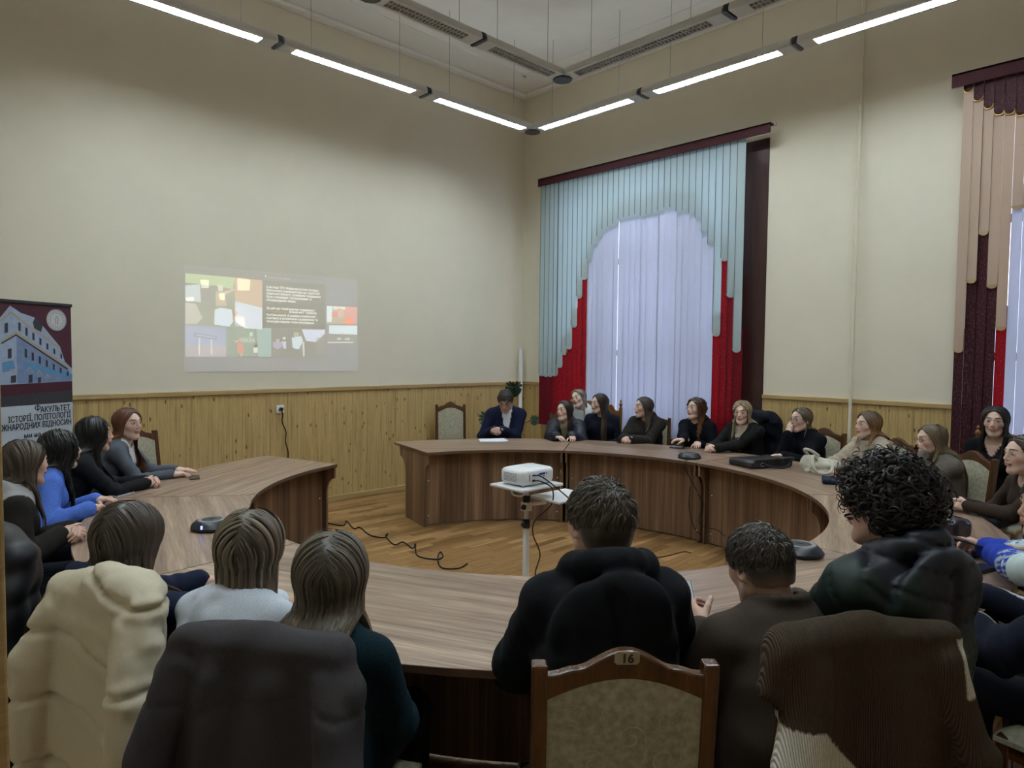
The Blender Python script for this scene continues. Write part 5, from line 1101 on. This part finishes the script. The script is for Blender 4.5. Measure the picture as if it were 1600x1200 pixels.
for pts, c in (([(695, 655), (820, 652), (820, 895), (712, 895)], (120, 165, 165)), ([(683, 655), (697, 655), (712, 895), (690, 895)], (90, 95, 95)), ([(540, 780), (580, 775), (592, 865), (540, 865)], (225, 105, 75)), ([(515, 762), (560, 752), (560, 764), (520, 775)], (215, 175, 150)), ([(548, 752), (572, 752), (572, 778), (550, 778)], (120, 80, 70)), ([(672, 818), (708, 815), (706, 860), (674, 860)], (230, 235, 240)), ([(676, 790), (706, 790), (706, 816), (676, 816)], (90, 85, 90)), ([(640, 690), (665, 690), (665, 722), (640, 722)], (175, 235, 200)), ([(564, 865), (580, 865), (580, 892), (566, 892)], (210, 180, 170))): quadz(p3, 'picture_patch', pts, c, .002, .55)
p4 = quadz(slide, 'photo', [(820, 655), (1270, 665), (1268, 900), (820, 898)], (105, 105, 105), .001, .25)
for pts, c in (([(1075, 665), (1268, 668), (1268, 700), (1190, 770), (1110, 760)], (205, 215, 245)), ([(990, 735), (1070, 722), (1085, 760), (1050, 830), (1000, 820)], (200, 225, 240)), ([(835, 770), (905, 768), (910, 815), (870, 830), (835, 810)], (150, 140, 185)), ([(905, 765), (945, 765), (945, 830), (920, 820)], (185, 190, 220)), ([(1005, 690), (1050, 690), (1045, 728), (1010, 728)], (165, 150, 140)), ([(860, 745), (890, 745), (886, 772), (864, 772)], (190, 165, 150)), ([(915, 730), (940, 730), (938, 748), (917, 748)], (230, 230, 230)), ([(1082, 770), (1095, 770), (1098, 890), (1086, 890)], (225, 225, 230)), ([(1195, 735), (1262, 725), (1262, 880), (1200, 880)], (95, 95, 100)), ([(1225, 690), (1258, 690), (1256, 725), (1228, 725)], (110, 100, 100))): quadz(p4, 'picture_patch', pts, c, .002, .55)
p5 = quadz(slide, 'video_tile', [(1283, 470), (1535, 480), (1535, 625), (1283, 622)], (190, 185, 175), .001, .35)
for pts, c in (([(1283, 470), (1330, 472), (1325, 600), (1283, 605)], (220, 240, 245)), ([(1340, 474), (1437, 476), (1437, 500), (1340, 498)], (240, 240, 240)), ([(1437, 477), (1535, 480), (1535, 622), (1437, 620)], (225, 120, 115)), ([(1325, 515), (1375, 515), (1375, 560), (1322, 565)], (220, 95, 95)), ([(1375, 495), (1420, 495), (1425, 540), (1410, 572), (1385, 572), (1372, 540)], (205, 165, 150)), ([(1375, 485), (1418, 485), (1425, 508), (1370, 508)], (150, 95, 85)), ([(1310, 622), (1325, 575), (1380, 560), (1430, 560), (1480, 580), (1490, 625)], (165, 145, 120))): quadz(p5, 'picture_patch', pts, c, .002, .55)
p6 = quadz(slide, 'video_tile', [(1290, 628), (1536, 630), (1536, 778), (1288, 778)], (135, 135, 140), .001, .25)
for pts, c in (([(1303, 632), (1536, 634), (1536, 708), (1303, 700)], (215, 235, 250)), ([(1290, 770), (1503, 768), (1503, 777), (1290, 780)], (225, 225, 225)), ([(1405, 690), (1425, 690), (1425, 702), (1405, 702)], (100, 100, 110)), ([(1370, 735), (1405, 735), (1400, 752), (1368, 752)], (220, 220, 225)), ([(1435, 738), (1480, 735), (1470, 755), (1432, 752)], (210, 210, 215))): quadz(p6, 'picture_patch', pts, c, .002, .55)
def wtext(txt, x, y, hpx, parent, c=(240, 245, 245), width=None, s=.8):
    p0 = px(270+x/5.3333, 390+y/5.3333, Y=YS-.003); size = hpx/5.3333/145.; me = text_mesh(txt, size, 0, 'LEFT', 0)
    if width: xs_ = [v.co.x for v in me.vertices]; p1 = px(270+(x+width)/5.3333, 390+y/5.3333, Y=YS); sc_ = (p1[0]-p0[0])/max(xs_); me.transform(Matrix.Diagonal((sc_, 1, 1, 1)))
    me.materials.append(lightmat(c, s)); link('lettering', me, parent, tuple(p0-S0), (math.pi/2, 0, 0))
for k, (tx, wd_) in enumerate((('6 місяців ТРО Медіа висвітлює складну', 435), ('Військової комендатури на території', 445), ('Одеської області, основним завданням', 450), ('було створення і встановлення та', 375), ('міжнародними медіа.', 245))): wtext(tx, 780, 318+k*27, 27, slide, width=wd_)
for k, (tx, wd_) in enumerate((('За цей час такий контент подивились', 400), (None, 0), ('YouTube-каналі. А україно-корейський', 405), ('контенту в російських соцмережах та', 425), ('телеграм-каналах стала популярною', 395))):
    if tx: wtext(tx, 780, 495+k*27.5, 27, slide, width=wd_)
wtext('10 мільйонів людей,', 785, 520, 25, slide, (225, 150, 110), 175, .2); wtext('більше на офіційному', 970, 527, 27, slide, width=228)
quadz(slide, 'caption_dot', [(768, 212), (780, 213), (780, 228), (768, 227)], (245, 245, 245), .002, .5); wtext('Територія медіа оборони', 790, 234, 14, slide, (230, 230, 230), 185, .4)
wtext('УКРАЇНА', 556, 772, 46, p3, (220, 240, 235), 128, .5)
# ================================================================ roll-up banner
BR = px(112, 560, Y=-.45); bd = A(math.sin(math.radians(60)), math.cos(math.radians(60)), 0); bn = A(bd[1], -bd[0], 0); BW, BH = .86, 2.06
ban = empty('rollup_banner', (BR[0]-bd[0]*BW/2, BR[1]-bd[1]*BW/2, 0), math.atan2(bd[1], bd[0]), label='maroon and white roll-up banner of a faculty with a pale blue building', cat='banner')
B0 = np.array([BR[0]-bd[0]*BW/2, BR[1]-bd[1]*BW/2, 0])
def bp2(x, y):
    d = _f+_r*(x-800)/FPX-_u*(y-600)/FPX; t = ((B0-CAM)@bn)/(d@bn); q = CAM+t*d-B0; return (min(BW/2, max(-BW/2, q@bd)), q[2])
def flat(name, pts, mat, d, parent): m = MB(); m.add([(u, -d, v) for u, v in pts], [tuple(range(len(pts)))]); return m.build(name, mat, parent)
BMA = plain('banner_maroon', (.055, .010, .020), .5, var=.1, scale=4); BGR = plain('banner_grey', (.035, .035, .042), .5); BWH = plain('banner_white', (.48, .52, .58), .5, var=.02); BBL = plain('print_blue', (.17, .23, .38), .6, var=.12, scale=20); BBL2 = plain('print_pale_blue', (.30, .36, .48), .6, var=.1, scale=20); BDK = plain('print_dark', (.03, .03, .045), .6); BCR = plain('print_cream', (.36, .31, .24), .6); INK = plain('print_ink', (.012, .013, .02), .5); BSK = plain('print_sky_blue', (.10, .24, .42), .6)
zs_ = bp2(60, 632)[1]
m = MB(); m.box((-BW/2, -.0005, .08), (BW/2, .0005, zs_)); sheet_w = m.build('white_field', BWH, ban); m = MB(); m.box((-BW/2, -.0006, zs_), (BW/2, .0006, BH)); sheet_m = m.build('maroon_field', BMA, ban)
m = MB(); m.box((-BW/2-.005, -.012, BH-.01), (BW/2+.005, .012, BH+.015)); m.build('top_rail', BLACK, ban, bevel=.004); m = MB(); m.box((-BW/2-.02, -.06, 0), (BW/2+.02, .06, .08)); m.build('base_cassette', GREY, ban, bevel=.02); m = MB(); m.tube([(0, .02, .08), (0, .03, BH)], .01, 8); m.build('support_pole', GREY, ban)
gz_ = bp2(60, 618)[1]; flat('grey_band', [(-BW/2, zs_), (BW/2, zs_), (BW/2, gz_+.03), (-BW/2, gz_-.0)], BGR, .001, sheet_m)
bz = lambda pts: [bp2(a/7.5, 460+b_/7.5) for a, b_ in pts]
bld = flat('building_print', bz([(-700, 600), (0, 270), (115, 130), (240, 215), (400, 270), (500, 370), (700, 610), (760, 790), (860, 870), (870, 1015), (40, 1060), (-700, 1100)]), BBL2, .0015, sheet_m)
flat('print_patch', bz([(190, 480), (800, 860), (870, 1015), (200, 1045)]), BBL, .002, bld); flat('print_patch', bz([(20, 800), (150, 770), (180, 870), (30, 920)]), BSK, .0025, bld)
flat('print_patch', bz([(270, 780), (860, 930), (865, 985), (290, 880)]), BSK, .0025, bld)
flat('print_patch', bz([(10, 540), (185, 430), (800, 840), (790, 865), (185, 465), (12, 565)]), BCR, .003, bld); flat('print_patch', bz([(-200, 400), (0, 290), (130, 195), (700, 620), (690, 640), (130, 225), (0, 320), (-200, 430)]), BCR, .003, bld)
flat('print_patch', bz([(12, 565), (185, 465), (790, 865), (785, 885), (185, 485), (12, 585)]), BDK, .003, bld)
for k in range(7):
    t_ = k/6; x_ = 225+t_*490; y_ = 380+t_*345; h_ = 100-45*t_; w_ = 30-10*t_; flat('print_window', bz([(x_-w_/2, y_-h_/2-8), (x_+w_/2, y_-h_/2+8), (x_+w_/2, y_+h_/2+8), (x_-w_/2, y_+h_/2-8)]), BDK, .003, bld)
    x_ = 300+t_*490; y_ = 690+t_*240; flat('print_window', bz([(x_-w_/2, y_-h_/2-8), (x_+w_/2, y_-h_/2+6), (x_+w_/2, y_+h_/2+6), (x_-w_/2, y_+h_/2-6)]), BDK, .003, bld)
for x_, y_, w_, h_ in ((70, 390, 40, 110), (110, 690, 45, 110), (155, 990, 60, 80), (355, 985, 45, 90), (460, 1000, 36, 60)): flat('print_window', bz([(x_-w_/2, y_-h_/2+6), (x_+w_/2, y_-h_/2-4), (x_+w_/2, y_+h_/2), (x_-w_/2, y_+h_/2+8)]), BDK, .0032, bld)
for x_, y_, w_ in ((130, 890, 110), (345, 870, 80), (455, 910, 70), (555, 950, 60)): flat('print_patch', bz([(x_-w_/2, y_+25), (x_, y_-25), (x_+w_/2, y_+25), (x_+w_/2-8, y_+32), (x_, y_-8), (x_-w_/2+8, y_+32)]), BCR, .0032, bld)
flat('print_patch', bz([(380, 330), (410, 265), (450, 300), (500, 360), (480, 440), (400, 400)]), BDK, .0022, bld)
ce = bp2(661/7.5, 460+300/7.5); rx_ = .085
em = flat('emblem_print', [(ce[0]+rx_*math.cos(t), ce[1]+rx_*math.sin(t)) for t in np.linspace(0, 2*math.pi, 33)[:-1]], plain('emblem_white', (.5, .5, .5), .5), .002, sheet_m)
m = MB()
for r_, w_ in ((.078, .0022), (.056, .0018)): m.tube([(ce[0]+r_*math.cos(t), -.0026, ce[1]+r_*math.sin(t)) for t in np.linspace(0, 2*math.pi, 33)], w_*.6, 4, False)
for k in range(18): a = 2*math.pi*k/18; m.tube([(ce[0]+.063*math.cos(a), -.0026, ce[1]+.063*math.sin(a)), (ce[0]+.072*math.cos(a+.05), -.0026, ce[1]+.072*math.sin(a+.05))], .0012, 4)
m.tube([(ce[0]-.008, -.0026, ce[1]-.035), (ce[0]-.012, -.0026, ce[1]), (ce[0]+.0, -.0026, ce[1]+.03), (ce[0]+.014, -.0026, ce[1]+.02), (ce[0]+.006, -.0026, ce[1]-.01), (ce[0]+.01, -.0026, ce[1]-.035)], .0016, 4); m.build('emblem_lines', BDK, em)
def btext(txt, xr, yr, size, parent, wpx=None):
    u, v = bp2(xr, yr); me = text_mesh(txt, size, 0, 'RIGHT', 0)
    if wpx: u0 = ((lambda d: ((CAM+((B0-CAM)@bn)/(d@bn)*d-B0)@bd))(_f+_r*(xr-wpx-800)/FPX-_u*(yr-600)/FPX)); xs_ = [q.co.x for q in me.vertices]; me.transform(Matrix.Diagonal(((u-u0)/(-min(xs_)), 1, 1, 1)))
    V_ = np.array([q.co[:] for q in me.vertices]); F_ = [tuple(p_.vertices) for p_ in me.polygons]; b_ = MB()
    for k_, (dx, dz) in enumerate(((-.0016, 0), (.0016, 0), (0, .0010), (0, -.0010))): b_.add([(a_+dx, -.0001*k_, c_+dz) for a_, c_, _z in V_], F_)
    b_.build('lettering', INK, parent, (u, -.002, v))
btext('АКУЛЬТЕТ', 109.5, 640.5, .064, sheet_w, 46.5)
fe_u, fe_v = bp2(58.8, 641.5); fm = MB(); fm.tube([(fe_u+.021*math.cos(t), -.002, fe_v+.023+.016*math.sin(t)) for t in np.linspace(0, 2*math.pi, 25)], .0034, 6, False); fm.box((fe_u-.0035, -.004, fe_v-.003), (fe_u+.0035, -.0015, fe_v+.049)); fm.build('lettering', INK, sheet_w)
btext('ІСТОРІЇ, ПОЛІТОЛОГІЇ', 110.5, 651.5, .064, sheet_w, 98); btext('МІЖНАРОДНИХ ВІДНОСИН', 111.5, 662.5, .064, sheet_w, 122); btext('ми на', 64, 681.5, .05, sheet_w)

# ================================================================ things on the table
def on(x, y, z=TZ): p_ = px(x, y, z=z); return (p_[0], p_[1], z)
def speakerphone(x, y, lab, led):
    t = empty('speakerphone', on(x, y), .6, label=lab, cat='speakerphone', group='black speakerphones on the table'); m = MB()
    m.lathe([(.095, 0), (.108, .008), (.110, .02), (.098, .036), (.080, .050), (.074, .053)], n=10); m.build('body', plain('speaker_shell', (.012, .014, .019), .4, .5), t, smooth=True)
    m = MB(); m.lathe([(.072, .0505), (.070, .0535), (.052, .0535), (.050, .0505)], n=20); m.build('control_ring', plain('ring_grey', (.20, .22, .23), .35, .5), t, smooth=True); m = MB(); m.lathe([(.050, .051), (.046, .0525), (.01, .053)], n=20); m.build('speaker_grille', plain('grille_dark', (.03, .035, .04), .7, bmp=.4, scale=600), t, smooth=True)
    if led: m = MB(); m.box((-.004, -.106, .022), (.004, -.100, .040)); m.build('indicator_light', emit('blue_led', (.10, .12, 1.0), 6), t, rot=(0, 0, -.6-.85))
    return t
speakerphone(331, 826, 'black speakerphone with a blue indicator on the table near the socket', True)
speakerphone(1077, 716, 'black speakerphone in front of the blond person in the blazer', False)
speakerphone(1250, 866, 'black speakerphone half hidden by the cropped head in the blazer', False)
def inner_drop(pts, lab): wire('speaker_cable', lab, pts, .004)
ed = lambda x, y: np.array([*px(x, y, z=TZ)[:2], TZ+.003]); c0 = TC
def pan(x, y, r=RI+.12):                          # point just inside the curved panel seen at this pixel
    d = _f+_r*(x-800)/FPX-_u*(y-600)/FPX; o = CAM[:2]-c0; a_ = d[:2]@d[:2]; b_ = 2*o@d[:2]; c_ = o@o-r*r; return CAM+d*(-b_+math.sqrt(max(b_*b_-4*a_*c_, 0)))/(2*a_)
inner_drop([ed(1076, 717), ed(1072, 722)+A(-.02, -.005, 0)]+[pan(a, b_, RI-.02) for a, b_ in ((1072, 735), (1090, 770), (1098, 790), (1092, 810), (1097, 822), (1120, 828), (1133, 838))], 'black cable of the speakerphone hanging over the table edge')
inner_drop([pan(a, b_, RI+.05) for a, b_ in ((1078, 760), (1077, 795), (1085, 825), (1097, 838), (1090, 848))], 'thin black cable hanging beside the bracket of the table')
def phone(loc, rz, lab, col=(.01, .01, .012), tilt=None, size=(.072, .152, .008), scr=(.02, .022, .028)):
    t = empty('phone', loc, rz, label=lab, cat='phone'); 
    if tilt: t.rotation_euler = (tilt[0], tilt[1], rz)
    m = MB(); a, b_, c = size; m.box((-a/2, -b_/2, 0), (a/2, b_/2, c)); m.build('body', plain('phone_body_%d' % int(col[0]*999), col, .3, .5), t, bevel=.0035, seg=3); m = MB(); m.box((-a/2+.003, -b_/2+.003, c), (a/2-.003, b_/2-.003, c+.0006)); m.build('screen', plain('phone_glass_%d' % int(scr[0]*999), scr, .12, .5, var=0), t); return t
phone(on(304, 747), -.3, 'black phone lying by the hands of the red-haired person')
phone(on(190, 773), -.95, 'dark phone with pale case below the clasped fingers', (.45, .47, .52))
phone(on(975, 692), .9, 'dark red phone under the folded hands in the hooded jacket', (.06, .012, .018)); phone(on(1058, 700), .5, 'dark phone in front of the curly auburn hair', (.05, .05, .06))
hl = C2['arms'][-1]; phone(tuple(hl+A(.035, .09, .055)), -.75, 'phone with a bright screen held by the person in the brown blazer', (.01, .012, .02), (.75, 0), scr=(.62, .66, .70))
hr_ = R2['arms'][1]; phone(tuple(hr_+A(-.06, .08, .03)), .5, 'black phone held between the hands with blue sleeves', tilt=(.25, 0))
phone(on(1513, 862), 1.25, 'black notebook lying under the blue sleeves', (.008, .008, .010), size=(.16, .22, .016)); phone(on(1528, 893), 1.25, 'slim black case lying by the piped navy jacket', (.008, .007, .008), size=(.07, .17, .02))
pa = empty('paper_sheets', on(770, 688), .95, label='white paper sheets lying in front of the person in the suit', cat='paper')
for k, (dx, dy, rz_) in enumerate(((0, 0, 0), (.03, -.012, .12))): m = MB(); m.box((-.105, -.148, .0005+k*.0012), (.105, .148, .0014+k*.0012)); m.build('sheet', plain('paper', (.72, .75, .82), .8, .1, var=.01), pa, (dx, dy, 0), (0, 0, rz_))
def lump(name, label, cat, loc, rz, prims, h, disp, mat, colf, parts=None):
    V, Q = surf(prims, h, disp, .02); o = link(name, npmesh(name, V, Q, mat, colf(V)), None, loc, (0, 0, rz)); return tag(o, label, cat)
LEA = vcol('black_leather', .38, .5, 120, .3, .1)
sa = lump('satchel', 'flat black leather satchel lying on the table', 'bag', on(1188, 727), math.radians(-22), [rbox((0, 0, .032), (.23, .15, .03), .02, k=.02), rbox((.02, -.04, .06), (.22, .12, .012), .01, rotx(-.12), k=.015)], .009, lambda P: .004*noise3(P*16), LEA, const((.012, .013, .018)))
m = MB(); m.tube(catmull([(-.12, -.14, .05), (-.05, -.19, .02), (.06, -.21, .012), (.16, -.17, .03), (.23, -.06, .05), (.27, .02, .03)], 6), .009, 6); m.build('strap', BLACK, sa, smooth=True); m = MB(); m.tube([(-.12+.016*math.cos(t), -.155, .035+.016*math.sin(t)) for t in np.linspace(0, 6.283, 13)], .003, 5, False); m.build('ring', GREY, sa, smooth=True)
to = lump('tote_bag', 'cream canvas tote bag slumped on the table beside the satchel', 'bag', on(1282, 736), math.radians(-30), [ell((.03, .02, .045), (.17, .11, .055), k=.03), ell((-.05, .05, .08), (.09, .06, .06), k=.05), rbox((.02, .0, .0), (.16, .10, .02), .015, k=.03), rbox((0, 0, -.05), (.5, .5, .05), .001, op='-', k=.003)], .008, lambda P: .010*noise3(P*17)+.005*noise3(P*34), KNIT, const((.50, .47, .38)))
m = MB()
for pts in ([(-.06, -.02, .10), (-.14, -.08, .14), (-.19, -.14, .08), (-.15, -.17, .015), (-.03, -.15, .015), (.05, -.08, .07), (.06, -.03, .09)], [(-.07, .06, .12), (-.14, .03, .18), (-.12, -.02, .18), (-.03, -.01, .13)]): m.tube(catmull(pts, 6), .013, 7)
hd_ = m.build('handle', plain('canvas_strap', (.52, .50, .42), .9, .1), to, smooth=True)
lump('pouch', 'small navy cloth pouch lying beside the tote bag', 'pouch', on(1300, 754), .4, [rbox((0, 0, .018), (.11, .07, .017), .014, k=.01)], .008, lambda P: .004*noise3(P*25), CLOTH, const((.012, .020, .040)))
pu = lump('handbag', 'small glossy dark purple handbag standing near the green puffer', 'bag', on(1474, 838), -.3, [rbox((0, 0, .055), (.075, .11, .055), .03, k=.02), ell((0, .0, .10), (.05, .09, .02), k=.03)], .008, lambda P: .004*noise3(P*20), vcol('gloss_leather', .25, .5, 100, .1, .05), const((.020, .012, .022)))
m = MB(); m.tube(catmull([(0, -.06, .11), (-.01, -.03, .128), (.01, .02, .128), (0, .06, .11)], 5), .005, 6); m.build('chain', GREY, pu, smooth=True)

# ================================================================ plant, corner tube
LEAF = plain('monstera_leaf', (.022, .055, .030), .35, .5, var=.25, scale=14); STEM = plain('plant_stem', (.06, .085, .03), .5)
pot = at(752, 690, 3.75, 1); pt = empty('monstera_plant', (pot[0], pot[1], 0), label='dark green split-leaf plant in a pot behind the person in the suit', cat='plant')
m = MB(); m.lathe([(.11, 0), (.15, .26), (.16, .28), (.145, .28), (.13, .24)], n=18); m.build('pot', plain('terracotta', (.20, .075, .035), .8), pt, smooth=True)
def leaf(cx, size, nrm, up):
    n_ = unit(nrm); u_ = unit(np.cross(up, n_)); v_ = np.cross(n_, u_); pts = []; N = 44
    for k in range(N):
        t = 2*math.pi*k/N; r_ = size*(1+.16*math.cos(t))*(.62 if (k % 4 == 1 and 6 < k < N-6) else 1.0)*(.8 if abs(t-math.pi) < .25 else 1)
        pts.append(cx+u_*r_*.85*math.sin(t)+v_*r_*math.cos(t)*-1+n_*(.03*math.cos(2*t)*size/.12))
    m = MB(); m.add([cx+n_*.02]+pts, [(0, 1+k, 1+(k+1) % N) for k in range(N)]); return m
for (xa, ya, rp, sz, nn) in ((759, 652, 3.35, .10, (-.6, -.8, .25)), (803, 604, 3.95, .13, (-.5, -.6, -.5)), (835, 655, 3.8, .07, (-.7, -.6, .2))):
    c = at(xa, ya, rp, 1)-np.array(pt.location); leaf(c, sz, A(*nn), A(0, 0, 1)).build('leaf', LEAF, pt); m = MB(); m.tube(catmull([(0, 0, .25), c*A(.5, .5, .75)+A(0, 0, .06), c], 6), .005, 6); m.build('stem', STEM, pt, smooth=True)
tb = px(814, 545, X=-.13); m = MB(); m.tube([(tb[0], tb[1], .0), (tb[0], tb[1], tb[2])], .028, 16); tube_ = tag(m.build('corner_tube', WHITE, smooth=True), 'white plastic tube standing upright in the room corner', 'tube'); 
m = MB(); m.lathe([(.031, tb[2]-.03), (.031, tb[2]+.004), (.02, tb[2]+.008)], (tb[0], tb[1], 0), 16); m.build('end_cap', WHITE, tube_, smooth=True)
